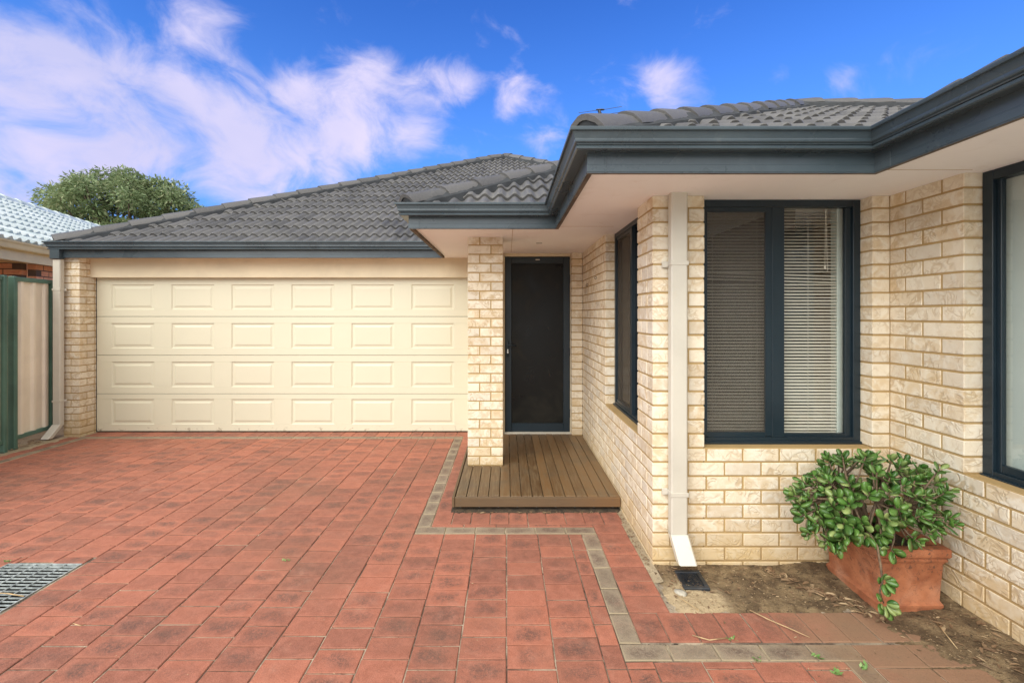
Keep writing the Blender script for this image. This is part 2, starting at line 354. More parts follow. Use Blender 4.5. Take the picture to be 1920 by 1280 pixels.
def offset_line(pts, o):
    """Offset an open 2D polyline to its right-hand side by o with mitred joints."""
    out = []
    for i, p in enumerate(pts):
        ns = []
        if i > 0: d = (Vector(pts[i]) - Vector(pts[i - 1])).normalized(); ns.append(Vector((d.y, -d.x)))
        if i < len(pts) - 1: d = (Vector(pts[i + 1]) - Vector(pts[i])).normalized(); ns.append(Vector((d.y, -d.x)))
        if len(ns) == 1: n = ns[0]; k = 1
        else: n = (ns[0] + ns[1]).normalized(); k = 1 / max(.2, n.dot(ns[0]))
        out.append((p[0] + n.x * o * k, p[1] + n.y * o * k))
    return out
def sweep(mb, pts, prof, closed=False):
    lines = [offset_line(pts, o) for o, z in prof]; n = len(pts); vs = []; fs = []
    for (o, z), ln in zip(prof, lines): vs += [(x, y, z) for x, y in ln]
    m = len(prof)
    for j in range(m if closed else m - 1):
        j2 = (j + 1) % m
        for i in range(n - 1): fs.append((j * n + i, j * n + i + 1, j2 * n + i + 1, j2 * n + i))
    if closed: fs += [tuple(j * n for j in range(m)), tuple(j * n + n - 1 for j in range(m))[::-1]]
    mb.add(vs, fs)

# ------------------------------------------------------------------ brick walls
CH = .086; ZB = .119; BL = .2125; PITCH = .2225; HB = .101; TH = .104
def brick_wall(name, A, B, zmin, zmax, parent, opens=(), first='long', par=0, endskip=None, mats=('brick', 'mortar'), thick=None, label=None, ge=(.0045, .0055)):
    """Running-bond wall from A to B seen with the outward normal on the right of A->B.
    first: brick met at A in even courses; endskip: leave a header gap at B in courses of that parity."""
    A = Vector(A); B = Vector(B); L = (B - A).length; d = (B - A) / L; nrm = Vector((d.y, -d.x)); th = thick or TH
    mb = MB(); k0 = int(math.floor((zmin - ZB) / CH)) - 1; k1 = int(math.ceil((zmax - ZB) / CH))
    Mx = Matrix(((d.x, -nrm.x, 0, A.x), (d.y, -nrm.y, 0, A.y), (0, 0, 1, 0), (0, 0, 0, 1)))
    def brick(u0, u1, z0, z1):
        if u1 - u0 < .012 or z1 - z0 < .008: return
        j = R.uniform(-.0012, .0012)
        mb.cbox(u0 + R.uniform(-.001, .001), u1 + R.uniform(-.001, .001), j, th + j, z0 + R.uniform(-.0008, .0008), z1 + R.uniform(-.0008, .0008), .003,
                (R.random(), R.random(), R.random() if u1 - u0 > .13 else R.random() * .5))
    for k in range(k0, k1 + 1):
        z0 = max(zmin, ZB + k * CH); z1 = min(zmax, ZB + k * CH + CH - .0115)
        if z1 <= z0: continue
        odd = (k + par) % 2
        st = 0. if not odd else (HB + .010 if first == 'long' else PITCH / 2 - PITCH)
        uu = []; u = st
        while u < L - .001: uu.append((max(u, 0.), min(u + BL, L))); u += PITCH
        if endskip is not None:
            if k % 2 == endskip: uu = [(a, min(b, L - HB - .010)) for a, b in uu if a < L - HB - .03]
        zc = (z0 + z1) / 2
        segs = uu
        for (a0, a1, b0, b1) in opens:
            if b0 < zc < b1:
                ns = []
                for (p, q) in segs:
                    if q <= a0 or p >= a1: ns.append((p, q)); continue
                    if p < a0: ns.append((p, a0))
                    if q > a1: ns.append((a1, q))
                segs = ns
        stops = [L] + [o[0] for o in opens if o[2] < zc < o[3]]; starts = [o[1] for o in opens if o[2] < zc < o[3]]
        for p, q in segs:
            for t in stops:
                if 0 < t - q < .03 and not (endskip is not None and t == L): q = t
            for t in starts:
                if 0 < p - t < .03: p = t
            if q - p < .03 and any(abs(p - t) < 1e-6 for t in starts): q = p + .03
            brick(p, q, z0, z1)
    mb.xf(Mx)
    w = mb.build(name, mats[0], parent)
    if label: w['label'] = label
    # mortar bed, 4 mm behind every brick face
    mo = MB(); g = .0045; cuts = sorted(set([0., L] + [c for o in opens for c in (o[0], o[1])]))
    for a, b in zip(cuts[:-1], cuts[1:]):
        mid = (a + b) / 2; zs = [(zmin, zmax)]
        for (a0, a1, b0, b1) in opens:
            if a0 < mid < a1:
                nz = []
                for (p, q) in zs:
                    if b0 > p: nz.append((p, min(q, b0)))
                    if b1 < q: nz.append((max(p, b1), q))
                zs = nz
        for p, q in zs:
            ga = ge[0] if a == 0. else g if any(abs(a - o[1]) < 1e-6 for o in opens) else 0
            gb = ge[1] if abs(b - L) < 1e-6 else g if any(abs(b - o[0]) < 1e-6 for o in opens) else 0
            mo.box(a + ga, b - gb, g, th - .002, p, q - .001)
    mo.xf(Mx); mo.build('mortar', mats[1], w)
    return w

# ================================================================== HOUSE
house = empty('brick_house', (0, 3, 0), 'single storey cream brick house with charcoal tiled roof and cream garage door', 'house')
XA, YA, XR = .890, 2.78, 2.336
YRW = 2.33                                     # where the big right window starts
# wall A (window bay): X .89 -> 2.336 at Y 2.78
brick_wall('wall', (XA, YA), (XR, YA), -.05, SOF, house, [(1.206 - XA, 2.230 - XA, .716, 3)], par=1, ge=(.0064, -.03))
# side wall along the porch, facing left: from the back to the corner
brick_wall('wall', (XA, 5.34), (XA, YA), -.05, SOF, house, [(5.34 - 4.113, 5.34 - 3.106, .716, 3)], first='half', par=0, endskip=1, ge=(-.03, .0055))
# right wing wall, facing left, running towards the viewer
brick_wall('wall', (XR, YA), (XR, -3.), -.05, SOF, house, [(YA - YRW, YA - .35, .716, 3)], first='half', par=1, ge=(-.03, .0045))
# porch back wall beside the entry door
brick_wall('wall', (.762, 5.34), (XA - .001, 5.34), .0, SOF, house, first='half', par=0)
brick_wall('wall', (-.452, 5.36), (-.052, 5.36), .0, SOF, house, par=0)
# brick pillar on the deck
px0, px1, py0, py1 = -.365, -.035, 4.275, 4.605
pil = MB(); mor = MB()
for k in range(-1, 26):
    z0 = ZB + k * CH; z1 = min(SOF, z0 + CH - .0115); z0 = max(z0, .05)
    if z1 <= z0: continue
    w = px1 - px0
    def bb(x0, x1, y0, y1): pil.cbox(x0, x1, y0, y1, z0 + R.uniform(-.0008, .0008), z1, .003)
    lx = BL; sx = w - BL - .01
    if k % 2:   # pinwheel lay
        bb(px0, px0 + lx, py0, py0 + sx); bb(px0 + lx + .01, px1, py0, py0 + lx); bb(px1 - lx, px1, py1 - sx, py1); bb(px0, px0 + sx, py0 + sx + .01, py1)
    else:
        bb(px0, px0 + sx, py0, py0 + lx); bb(px0 + sx + .01, px1, py0, py0 + sx); bb(px1 - sx, px1, py1 - lx, py1); bb(px0, px0 + lx, py1 - sx, py1)
mor.box(px0 + .0045, px1 - .0045, py0 + .0045, py1 - .0045, .0, SOF)
pl = pil.build('pillar', 'brick', house); mor.build('mortar', 'mortar', pl)
# garage brick pier, left
gx0, gx1, gy0, gy1 = -5.54, -5.34, 5.70, 6.02
pil = MB(); mor = MB()
for k in range(-2, 26):
    z0 = max(-.04, ZB + k * CH); z1 = min(SOF + .1, ZB + k * CH + CH - .012)
    if z1 <= z0: continue
    if k % 2:
        pil.cbox(gx0, gx0 + .085, gy0, gy0 + .10, z0, z1); pil.cbox(gx0 + .095, gx1, gy0, gy0 + BL, z0, z1); pil.cbox(gx1 - .1, gx1, gy0 + BL + .01, gy1, z0, z1)
    else:
        pil.cbox(gx0, gx1, gy0, gy0 + .10, z0, z1); pil.cbox(gx1 - .1, gx1, gy0 + .11, gy0 + .11 + .1, z0, z1); pil.cbox(gx1 - .1, gx1, gy0 + .22, gy1, z0, z1)
mor.box(gx0 + .0045, gx1 - .0045, gy0 + .0045, gy1, -.04, SOF + .1)
pl = pil.build('pillar', 'brick', house); mor.build('mortar', 'mortar', pl)
# unseen walls that close the house
MBw = MB()
MBw.box(-5.53, -5.43, 6.02, 16.5, -.05, 2.4); MBw.box(-5.43, 6.4, 16.4, 16.5, -.05, 2.4); MBw.box(6.3, 6.4, -3, 16.4, -.05, 2.4)
MBw.box(2.345, 6.3, -3.0, -2.9, -.05, 2.4); MBw.box(-.46, -.36, 5.5, 8., -.05, 2.25); MBw.box(1.3, 2.0, 5.47, 5.57, 0, 2.25)
MBw.build('rear_wall', 'render_cream', house)
# sloping sills (cream rendered brick ledge)
m = MB(); m.cbox(1.206, 2.230, YA + .001, YA + .11, .700, .7155, .003); sil_a = m
m = MB(); m.cbox(1.208, 2.228, YA + .002, YA + .102, .690, .7145, .002); m.build('window_sill', 'mortar', house)
m = MB(); m.cbox(XA + .002, XA + .1, 3.108, 4.111, .690, .7145, .002); m.build('window_sill', 'mortar', house)
m = MB(); m.cbox(XR + .002, XR + .12, .352, YRW - .002, .680, .7145, .002); m.build('window_sill', 'mortar', house)
# garage lintel
m = MB(); m.cbox(-5.345, -.40, 5.85, 5.90, 2.000, 2.300, .004); m.box(-5.34, -.4, 5.90, 5.95, 2.02, 2.3); m.build('lintel', 'render_cream', house)
# interior dark rooms behind the windows
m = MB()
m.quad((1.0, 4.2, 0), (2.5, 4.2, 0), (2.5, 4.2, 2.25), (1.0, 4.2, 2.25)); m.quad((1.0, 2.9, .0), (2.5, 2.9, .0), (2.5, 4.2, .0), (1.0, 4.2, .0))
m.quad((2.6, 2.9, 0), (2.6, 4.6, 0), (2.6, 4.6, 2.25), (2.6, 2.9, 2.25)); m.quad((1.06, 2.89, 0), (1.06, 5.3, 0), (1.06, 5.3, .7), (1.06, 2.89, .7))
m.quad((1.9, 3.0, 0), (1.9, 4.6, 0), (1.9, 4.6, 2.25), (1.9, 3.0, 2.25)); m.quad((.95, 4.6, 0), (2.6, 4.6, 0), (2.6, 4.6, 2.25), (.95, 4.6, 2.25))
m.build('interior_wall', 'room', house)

# ---- soffit + eave
EAVE = [(-5.56, 16.6), (-5.56, 5.64), (-.80, 5.64), (-.80, 3.72), (.398, 3.72), (.398, 2.252), (1.817, 2.252), (1.817, -3.2), (6.6, -3.2), (6.6, 16.6)]
def poly_slab(mb, pts, z0, z1):
    n = len(pts); mb.add([(x, y, z0) for x, y in pts] + [(x, y, z1) for x, y in pts],
        [tuple(range(n))[::-1], tuple(range(n, 2 * n))] + [(i, (i + 1) % n, (i + 1) % n + n, i + n) for i in range(n)])
m = MB()
def sof(x0, x1, y0, y1): m.box(x0, x1, y0, y1, SOF, SOF + .012)
sof(-5.54, 6.5, 5.66, 16.5); sof(-.78, 6.5, 3.74, 5.6595); sof(.418, 6.5, 2.272, 3.7395); sof(1.837, 6.5, -3.1, 2.2715)
m.build('soffit', 'soffit', house)
m = MB()                                        # thin joint strips between the soffit sheets
for a in ((-.78, -.30, .0), ): pass
for (x0, x1, y0, y1) in ((.05, .053, 3.75, 5.33), (.42, .88, 3.75, 3.753), (1.84, 2.33, 2.28, 2.283), (.42, 1.2, 3.2, 3.2)):
    if x1 - x0 > 1e-4 and y1 - y0 > 1e-4: m = MB(); m.box(x0, x1, y0, y1, SOF - .0012, SOF + .002); m.build('soffit_joint', 'mortar', house)

fas = MB(); fp = EAVE
sweep(fas, fp, [(-.003, 2.400), (0, 2.400), (0, 2.268), (.0025, 2.266), (.0025, 2.232), (0, 2.230), (0, 2.226), (-.003, 2.226)], closed=True)
fo = fas.build('fascia', 'steel', house)
m = MB(); sweep(m, fp, [(-.0275, 2.39), (-.0035, 2.39), (-.0035, 2.2275), (-.0275, 2.2275)], closed=True); m.build('fascia_timber', 'trunk', fo)
gp = [(0.0005, 2.326), (.048, 2.322), (.057, 2.3215), (.0635, 2.326), (.0645, 2.333), (.060, 2.3395), (.052, 2.342), (.053, 2.346), (.063, 2.350), (.0705, 2.356), (.0725, 2.363), (.0715, 2.371), (.0685, 2.380), (.0675, 2.387),
      (.070, 2.393), (.0765, 2.398), (.0855, 2.401), (.0955, 2.4025), (.0965, 2.405), (.0965, 2.4175), (.0945, 2.420), (.088, 2.420), (.0865, 2.4165), (.0865, 2.405), (.060, 2.345), (.003, 2.345), (.003, 2.415), (.0005, 2.415)]
gut = MB(); sweep(gut, fp, gp, closed=True); go = gut.build('gutter', 'steel', house); smooth_angle(go, 32)
m = MB()                                        # joiner clips on the fascia at corners, as in the photo
for bx in ((-.715, -.709, 3.7155, 3.7175, 2.229, 2.30), (.485, .491, 2.2475, 2.2495, 2.229, 2.31), (1.8125, 1.8145, 2.155, 2.161, 2.229, 2.31), (-5.52, -5.5, 5.6355, 5.6375, 2.229, 2.3)):
    m = MB(); m.cbox(*bx, .0005); m.build('fascia_joiner', 'steel', house)

# ---- tiled roof
def wave(a, pitch):
    t = (a / pitch) % 1.0
    return .5 + .5 * cos(2 * pi * t) if True else 0
def tile_face(mb, P0, u, inw, L, run, clips, pitch=.130, course=.345, amp=.041, spw=8, tp=TP, lift=.036):
    """Wavy courses on a sloping plane. P0 eave corner, u along the eave, inw plan direction uphill, run = plan depth."""
    P0 = Vector(P0); u = Vector((u[0], u[1], 0)); inw = Vector((inw[0], inw[1], 0))
    cs = 1 / sqrt(1 + tp * tp); up = inw * cs + Vector((0, 0, tp * cs)); nr = u.cross(up).normalized()
    if nr.z < 0: nr = -nr
    S = run / cs; nc = int(S / course) + 1; na = int(L / pitch * spw) + 1; da = pitch / spw
    bm = bmesh.new(); lay = bm.verts.layers.float_color.new('rnd')
    rnds = {}
    for k in range(nc):
        b0 = k * course - (.03 if k else .0); b1 = min((k + 1) * course, S + .05)
        rows = []
        for (b, h0) in ((b0 + .004, -.004), (b0, lift - .006), (b0 + .006, lift), (b1, .004)):
            row = []
            for i in range(na + 1):
                a = i * da; ti = int(a / (pitch * 2) + 1e-6)
                key = (k, ti)
                if key not in rnds: rnds[key] = (R.random(), R.random(), R.random(), 1)
                rj = rnds[key]; w = wave(a, pitch); h = h0 + w * amp + (rj[1] - .5) * .004
                frac = (a / (pitch * 2)) % 1.0
                if frac < .5 * da / (pitch * 2) : h -= .005
                if h0 < 0: h = min(h, h0 + w * amp)
                v = bm.verts.new(P0 + u * a + up * (b + (rj[2] - .5) * .006) + nr * (h - .031)); v[lay] = rj; row.append(v)
            rows.append(row)
        for r0, r1 in zip(rows[:-1], rows[1:]):
            for i in range(na): 
                f = bm.faces.new((r0[i], r0[i + 1], r1[i + 1], r1[i])); f.smooth = True
        for e_i in range(na):
            e = bm.edges.get((rows[1][e_i], rows[1][e_i + 1]));  e.smooth = False
    for co, no in clips:
        bmesh.ops.bisect_plane(bm, geom=bm.verts[:] + bm.edges[:] + bm.faces[:], dist=1e-5, plane_co=co, plane_no=no, clear_outer=True)
    bm.normal_update()
    base = len(mb.v); bm.verts.index_update()
    mb.v += [tuple(v.co) for v in bm.verts]; mb.c += [tuple(v[lay])[:3] for v in bm.verts]
    for f in bm.faces: mb.f.append(tuple(v.index + base for v in f.verts)); mb.uv.append([(.5, .5)] * len(f.verts))
    bm.free()
def add_roof(mb, mat, parent, name='roof'):
    o = mb.build(name, mat, parent, smooth=True)
    smooth_angle(o, 48); return o
def caps(P, Q, parent, mcap, mbed, length=.39, w=.104, h=.056, rs=.044):
    """Overlapping ridge caps from P (low) to Q (high), with a dark mortar bed beneath."""
    mb = MB(); bed = MB()
    P = Vector(P); Q = Vector(Q); d = (Q - P); L = d.length; d /= L
    sd = d.cross(Vector((0, 0, 1))).normalized(); up = sd.cross(d).normalized()
    if up.z < 0: up = -up
    prof = [(-1.0, -.50), (-.93, -.20), (-.62, .50), (-.20, .94), (0, 1.0), (.20, .94), (.62, .50), (.93, -.20), (1.0, -.50)]
    n = int(L / length + .5); k = len(prof)
    for i in range(n):
        s0 = i * length - .03; s1 = min((i + 1) * length, L + .02); vs = []
        c = (R.random(), R.random(), R.random()); jl = R.uniform(-.004, .004)
        for (s, g, dz) in ((s0, .98, -.012), (s0, 1.08, .012), (s0 + .05, 1.08, .012), (s1, .96, .0)):
            for (x, z) in prof: vs.append(P + d * s + sd * (x * w * g + jl) + up * (z * h * g + dz + rs))
        fs = [(j * k + i2, j * k + i2 + 1, (j + 1) * k + i2 + 1, (j + 1) * k + i2) for j in range(3) for i2 in range(k - 1)]
        mb.add(vs, fs, c)
    vs = []
    ns = max(2, int(L / .05))
    for i in range(ns + 1):
        s = L * i / ns - .018
        for (x, z) in ((-1.30, -1.9), (-1.16, -.40), (-.66, .50), (0, .9), (.66, .50), (1.16, -.40), (1.30, -1.9)):
            lim = max(.03, s * .85 + .06); xx = max(-lim, min(lim, x * w)); q = P + d * s + sd * xx + up * (z * h + rs - .010); e = mnoise.noise(q * 9) * .006; vs.append(q + sd * e + up * e)
    fs = [(j * 7 + i, j * 7 + i + 1, (j + 1) * 7 + i + 1, (j + 1) * 7 + i) for j in range(ns) for i in range(6)] + [tuple(range(7)), tuple(ns * 7 + i for i in range(7))[::-1]]
    bed.add(vs, fs); bed.add([P - d * .022 + sd * x * w * .97 + up * (z * h * .97 + rs - .008) for x, z in prof], [tuple(range(len(prof)))])
    smooth_angle(mb.build('ridge_capping', mcap, parent), 30); bed.build('ridge_bedding', mbed, parent)
EZ = 2.390                                      # tile plane height at the eave
def hip_clip(corner, n): return (Vector((corner[0], corner[1], 0)), Vector((n[0], n[1], 0)).normalized())
roofm = MB(); CAPS = []
# garage roof (pyramid hip)
TG = .536; TB = .495; GX0, GX1, GY = -5.60, 5.50, 5.60; gh = (GX1 - GX0) / 2; ap = (GX0 + gh, GY + gh, EZ + gh * TG)
tile_face(roofm, (GX0, GY, EZ), (1, 0), (0, 1), GX1 - GX0, gh, [hip_clip((GX0, GY), (-1, 1)), hip_clip((GX1, GY), (1, 1))], tp=TG)
tile_face(roofm, (GX0, GY + 2 * gh, EZ), (0, -1), (1, 0), 2 * gh, gh, [hip_clip((GX0, GY), (1, -1)), hip_clip((GX0, GY + 2 * gh), (1, 1))], spw=4, tp=TG)
tile_face(roofm, (GX1, GY, EZ), (0, 1), (-1, 0), 2 * gh, gh, [hip_clip((GX1, GY), (-1, -1)), hip_clip((GX1, GY + 2 * gh), (-1, 1))], spw=4, tp=TG)
CAPS.append(((GX0 + .05, GY + .05, EZ + .02), ap)); CAPS.append(((GX1, GY, EZ + .02), ap))
# porch roof
PX, PY = -.84, 3.68; ph = 2.15; papx = (PX + ph, PY + ph, EZ + ph * TP)
tile_face(roofm, (PX, PY, EZ), (1, 0), (0, 1), 2 * ph, ph, [hip_clip((PX, PY), (-1, 1)), hip_clip((PX + 2 * ph, PY), (1, 1))])
tile_face(roofm, (PX, PY + 2 * ph, EZ), (0, -1), (1, 0), 2 * ph, ph, [hip_clip((PX, PY), (1, -1)), hip_clip((PX, PY + 2 * ph), (1, 1))])
CAPS.append(((PX + .05, PY + .05, EZ + .012), papx))
# bay roof: ridge runs to the right
BX, BY = .358, 2.212; bh = 2.93; rz = EZ + bh * TB
tile_face(roofm, (BX, BY, EZ), (1, 0), (0, 1), 6.2, bh, [hip_clip((BX, BY), (-1, 1))], tp=TB)
tile_face(roofm, (BX, BY + 2 * bh, EZ), (0, -1), (1, 0), 2 * bh, bh, [hip_clip((BX, BY), (1, -1)), hip_clip((BX, BY + 2 * bh), (1, 1))], tp=TB)
CAPS.append(((BX + .05, BY + .05, EZ + .01), (BX + bh, BY + bh, rz))); CAPS.append(((6.6, BY + bh, rz - .01), (BX + bh - .02, BY + bh, rz + .01)))
# right wing roof, running towards the viewer
WX = 1.777; whf = 2.39; wr = EZ + whf * TB
tile_face(roofm, (WX, BY + bh, EZ), (0, -1), (1, 0), BY + bh + 3.2, whf, [], tp=TB)
tile_face(roofm, (WX + 2 * whf, -3.2, EZ), (0, 1), (-1, 0), BY + bh + 3.2, whf, [], spw=4, tp=TB)
CAPS.append(((WX + whf, -3.2, wr), (WX + whf, BY + bh - .6, wr)))
rf = add_roof(roofm, 'tile', house)
for P_, Q_ in CAPS: caps(P_, Q_, rf, 'cap', 'bed')
# flat underlay so no light enters from behind
m = MB()
def low(p): return (p[0], p[1], p[2] - .03)
m.add([low(p) for p in ((GX0, GY, EZ), (GX1, GY, EZ), (GX1, GY + 2 * gh, EZ), (GX0, GY + 2 * gh, EZ), ap)], [(0, 1, 4), (1, 2, 4), (2, 3, 4), (3, 0, 4)])
m.add([low(p) for p in ((PX, PY, EZ), (PX + 2 * ph, PY, EZ), (PX + 2 * ph, PY + 2 * ph, EZ), (PX, PY + 2 * ph, EZ), papx)], [(0, 1, 4), (1, 2, 4), (2, 3, 4), (3, 0, 4)])
m.add([low(p) for p in ((BX, BY, EZ), (6.6, BY, EZ), (6.6, BY + 2 * bh, EZ), (BX, BY + 2 * bh, EZ), (BX + bh, BY + bh, rz), (6.6, BY + bh, rz))], [(0, 1, 5, 4), (2, 3, 4, 5), (3, 0, 4), (1, 2, 5)])
m.add([low(p) for p in ((WX, -3.2, EZ), (WX + 2 * whf, -3.2, EZ), (WX + 2 * whf, BY + bh, EZ), (WX, BY + bh, EZ), (WX + whf, -3.2, wr), (WX + whf, BY + bh, wr))], [(0, 1, 4), (1, 2, 5, 4), (3, 0, 4, 5)])
m.build('roof_underlay', 'bed', rf)

# ---- garage door
gd = MB(); DY = 5.935; DX0, DX1 = -5.335, -.474; rows = [(.012, .492), (.497, .994), (.999, 1.497), (1.502, 2.02)]
colw = .781; cx0 = (209 - VX) * DY / F
def panel_door(mb, x0, x1, z0, z1):
    cols = [(cx0 + i * colw, cx0 + i * colw + .556) for i in range(6)]; pz0 = z0 + .087; pz1 = z0 + .087 + .326
    xs = [x0] + [c for p in cols for c in p] + [x1]
    mb.cbox(x0, x1, DY, DY + .03, z0, z0 + .0871, .002); 
    mb.add([(x0, DY, z0 + .08), (x1, DY, z0 + .08), (x1, DY, pz0), (x0, DY, pz0)], [(0, 1, 2, 3)]) if False else None
    mb.cbox(x0, x1, DY, DY + .03, pz1, z1, .002)
    for i in range(0, len(xs) - 1, 2): mb.box(xs[i], xs[i + 1], DY, DY + .03, pz0, pz1)
    for a, b in cols:      # pressed panel: sunk moulding with raised field
        rings = [(0, 0), (.010, .009), (.030, .009), (.052, .001)]
        vs = []; fs = []
        for (g, dp) in rings: vs += [(a + g, DY + dp, pz0 + g), (b - g, DY + dp, pz0 + g), (b - g, DY + dp, pz1 - g), (a + g, DY + dp, pz1 - g)]
        for r_ in range(3):
            for q in range(4): fs.append((r_ * 4 + q, r_ * 4 + (q + 1) % 4, (r_ + 1) * 4 + (q + 1) % 4, (r_ + 1) * 4 + q))
        fs.append((12, 13, 14, 15)); mb.add(vs, fs)
for z0, z1 in rows: panel_door(gd, DX0, DX1, z0, z1)
gdo = gd.build('garage_door', 'door_cream', house)
m = MB(); m.box(DX0, DX1, DY + .006, DY + .02, .0, .011); m.box(DX0, DX1, DY + .012, DY + .03, .49, .50); m.box(DX0, DX1, DY + .012, DY + .03, .99, 1.0); m.box(DX0, DX1, DY + .012, DY + .03, 1.495, 1.504)
m.box(DX0 - .006, DX0 - .001, DY - .004, DY + .03, 0, 2.0); m.build('weather_seal', 'void', gdo)

# ---- entry door
m = MB(); Y0 = 5.45
m.cbox(-.052, -.022, Y0 - .03, Y0 + .06, .1, SOF - .001, .003); m.cbox(.757, .7615, Y0 - .03, Y0 + .06, .1, SOF - .001, .001); m.cbox(-.022, .757, Y0 - .03, Y0 + .06, 2.218, SOF - .001, .003)
m.cbox(.7615, .80, 5.445, 5.5, .1, SOF - .001, .003)
m.build('door_frame', 'render_cream', house)
m = MB(); x0, x1, z0, z1 = -.020, .755, .128, 2.215; w_ = .078
m.cbox(x0, x0 + w_, Y0, Y0 + .035, z0, z1, .004); m.cbox(x1 - w_, x1, Y0, Y0 + .035, z0, z1, .004)
m.cbox(x0 + w_, x1 - w_, Y0 + .001, Y0 + .034, z1 - w_, z1, .004); m.cbox(x0 + w_, x1 - w_, Y0 + .001, Y0 + .034, z0, z0 + .10, .004)
door = m.build('entry_door', 'navy', house); 
m = MB(); m.box(x0 + w_, x1 - w_, Y0 + .016, Y0 + .02, z0 + .1, z1 - w_); m.build('door_screen', 'mesh_black', door)
m = MB(); m.cbox(x0 + .018, x0 + .048, Y0 - .012, Y0, 1.02, 1.22, .004); m.tube([(x0 + .033, Y0 - .005, 1.165), (x0 + .033, Y0 - .045, 1.165), (x0 + .05, Y0 - .052, 1.165), (x0 + .13, Y0 - .052, 1.158)], .0085, 8)
m.build('door_handle', 'navy', door, True)
m = MB(); m.tube([(x0 + .033, Y0 - .011, 1.075), (x0 + .033, Y0 - .018, 1.075)], .010, 12); m.cbox(x0 + .026, x0 + .040, Y0 - .0165, Y0 - .012, 1.065, 1.115, .002); m.build('door_lock', 'chrome', door)
m = MB(); m.cbox(.345, .395, Y0 - .004, Y0 - .0003, z1 - .040, z1 - .028, .001); m.build('door_badge', 'pipe_white', door)
for z in (.35, 1.08, 1.95):
    m = MB(); m.tube([(x1 + .003, Y0 - .008, z - .05), (x1 + .003, Y0 - .008, z + .05)], .006, 8); m.build('hinge', 'navy', door, True)
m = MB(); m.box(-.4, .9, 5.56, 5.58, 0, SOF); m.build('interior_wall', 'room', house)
m = MB(); m.cbox(-.06, .765, 5.41, 5.5, .098, .127, .003); m.build('door_sill', 'pipe', house)
m = MB(); m.cbox(.30, .36, 4.62, 4.64, SOF - .004, SOF + .001, .001); m.build('soffit_vent', 'room', house)

# ---- windows
def window_frame(W, D, Hh, fr, mull=(), dep=.06):
    """local frame: x across 0..W, y outward is negative, z 0..Hh"""
    m = MB()
    m.cbox(0, fr, 0, dep, 0, Hh, .002); m.cbox(W - fr, W, 0, dep, 0, Hh, .002)
    m.cbox(fr, W - fr, .001, dep - .001, Hh - fr, Hh, .002); m.cbox(fr, W - fr, .001, dep - .001, 0, fr * .9, .002)
    for (a, b, yo) in mull: m.cbox(a, b, yo, dep - .002, fr * .9, Hh - fr, .002)
    return m
# window A
WA0, WA1, WZ0, WZ1, WYF = 1.207, 2.229, .715, SOF - .001, 2.872
Mw = Matrix.Translation((WA0, WYF, WZ0)); Ww = WA1 - WA0; Wh = WZ1 - WZ0
win = window_frame(Ww, 0, Wh, .045, [(.468, .545, .004)]); 
# left sliding sash with its own rails, right fixed bead
win.cbox(.045, .060, .008, .030, .045, Wh - .045, .001); win.cbox(.428, .468, .008, .030, .045, Wh - .045, .001); win.cbox(.060, .428, .009, .029, .0405, .0705, .001); win.cbox(.060, .428, .009, .029, Wh - .075, Wh - .045, .001)
win.cbox(.940, .977, .018, .045, .0405, Wh - .045, .001); win.cbox(.545, .94, .018, .045, .0405, .060, .001)
win.cbox(0, Ww, -.014, .0, .0, .018, .002)
win.xf(Mw); wino = win.build('window', 'navy', house); wino['label'] = 'dark framed sliding window with venetian blind above the planter'
m = MB(); m.box(.061, .427, .014, .016, .071, Wh - .076); m.xf(Mw); m.build('insect_screen', 'screen', wino)
m = MB(); m.quad((.546, .030, .061), (.939, .030, .061), (.939, .030, Wh - .046), (.546, .030, Wh - .046)); m.quad((.061, .036, .071), (.427, .036, .071), (.427, .036, Wh - .076), (.061, .036, Wh - .076)); m.xf(Mw); m.build('pane', 'glass', wino)
m = MB(); z = WZ0 + .05; i = 0
while z < SOF - .05:
    tl = radians(27 + R.uniform(-2, 2)); dx = .010; cy = 2.965; sag = 0
    xa, xb = WA0 + .012, WA1 - .088
    skew = .018 if 47 <= i <= 49 else R.uniform(-.0008, .0008)
    vs = []; fs = []
    for q, tt in enumerate((-1, -.5, 0, .5, 1)):
        yy = cy + tt * .0115 * cos(tl); zz = z + tt * .0115 * sin(tl) + .0018 * (1 - tt * tt)
        vs += [(xa, yy, zz + (skew if xa else 0)), (xb, yy, zz - skew * .4)]
    fs = [(2 * q, 2 * q + 1, 2 * q + 3, 2 * q + 2) for q in range(4)]
    m.add(vs, fs); z += .0208; i += 1
m.cbox(WA0 + .01, WA1 - .085, 2.95, 2.98, SOF - .04, SOF - .003, .003)
m.build('venetian_blind', 'slat', wino, True)
m = MB()
for x in (1.33, 1.62, 1.95): m.tube([(x, 2.951, WZ0 + .03), (x, 2.951, SOF - .02)], .0012, 5)
m.tube([(2.055, 2.94, SOF - .03), (2.052, 2.94, 1.85)], .0012, 5); m.tube([(2.06, 2.94, SOF - .03), (2.066, 2.94, 1.9), (2.07, 2.94, 1.8)], .0012, 5)
m.tube([(2.052, 2.94, 1.85), (2.052, 2.94, 1.82)], [.002, .008], 8); m.build('blind_cord', 'slat', wino)
m = MB(); m.cbox(WA1 - .085, WA1 + .01, 2.955, 3.02, WZ0 - .02, SOF - .002, .003); m.build('window_reveal', 'roller', wino)
m = MB(); m.cbox(WA0 - .02, WA0 + .012, 2.99, 3.02, WZ0 - .02, SOF - .002, .003); m.build('window_reveal', 'roller', wino)
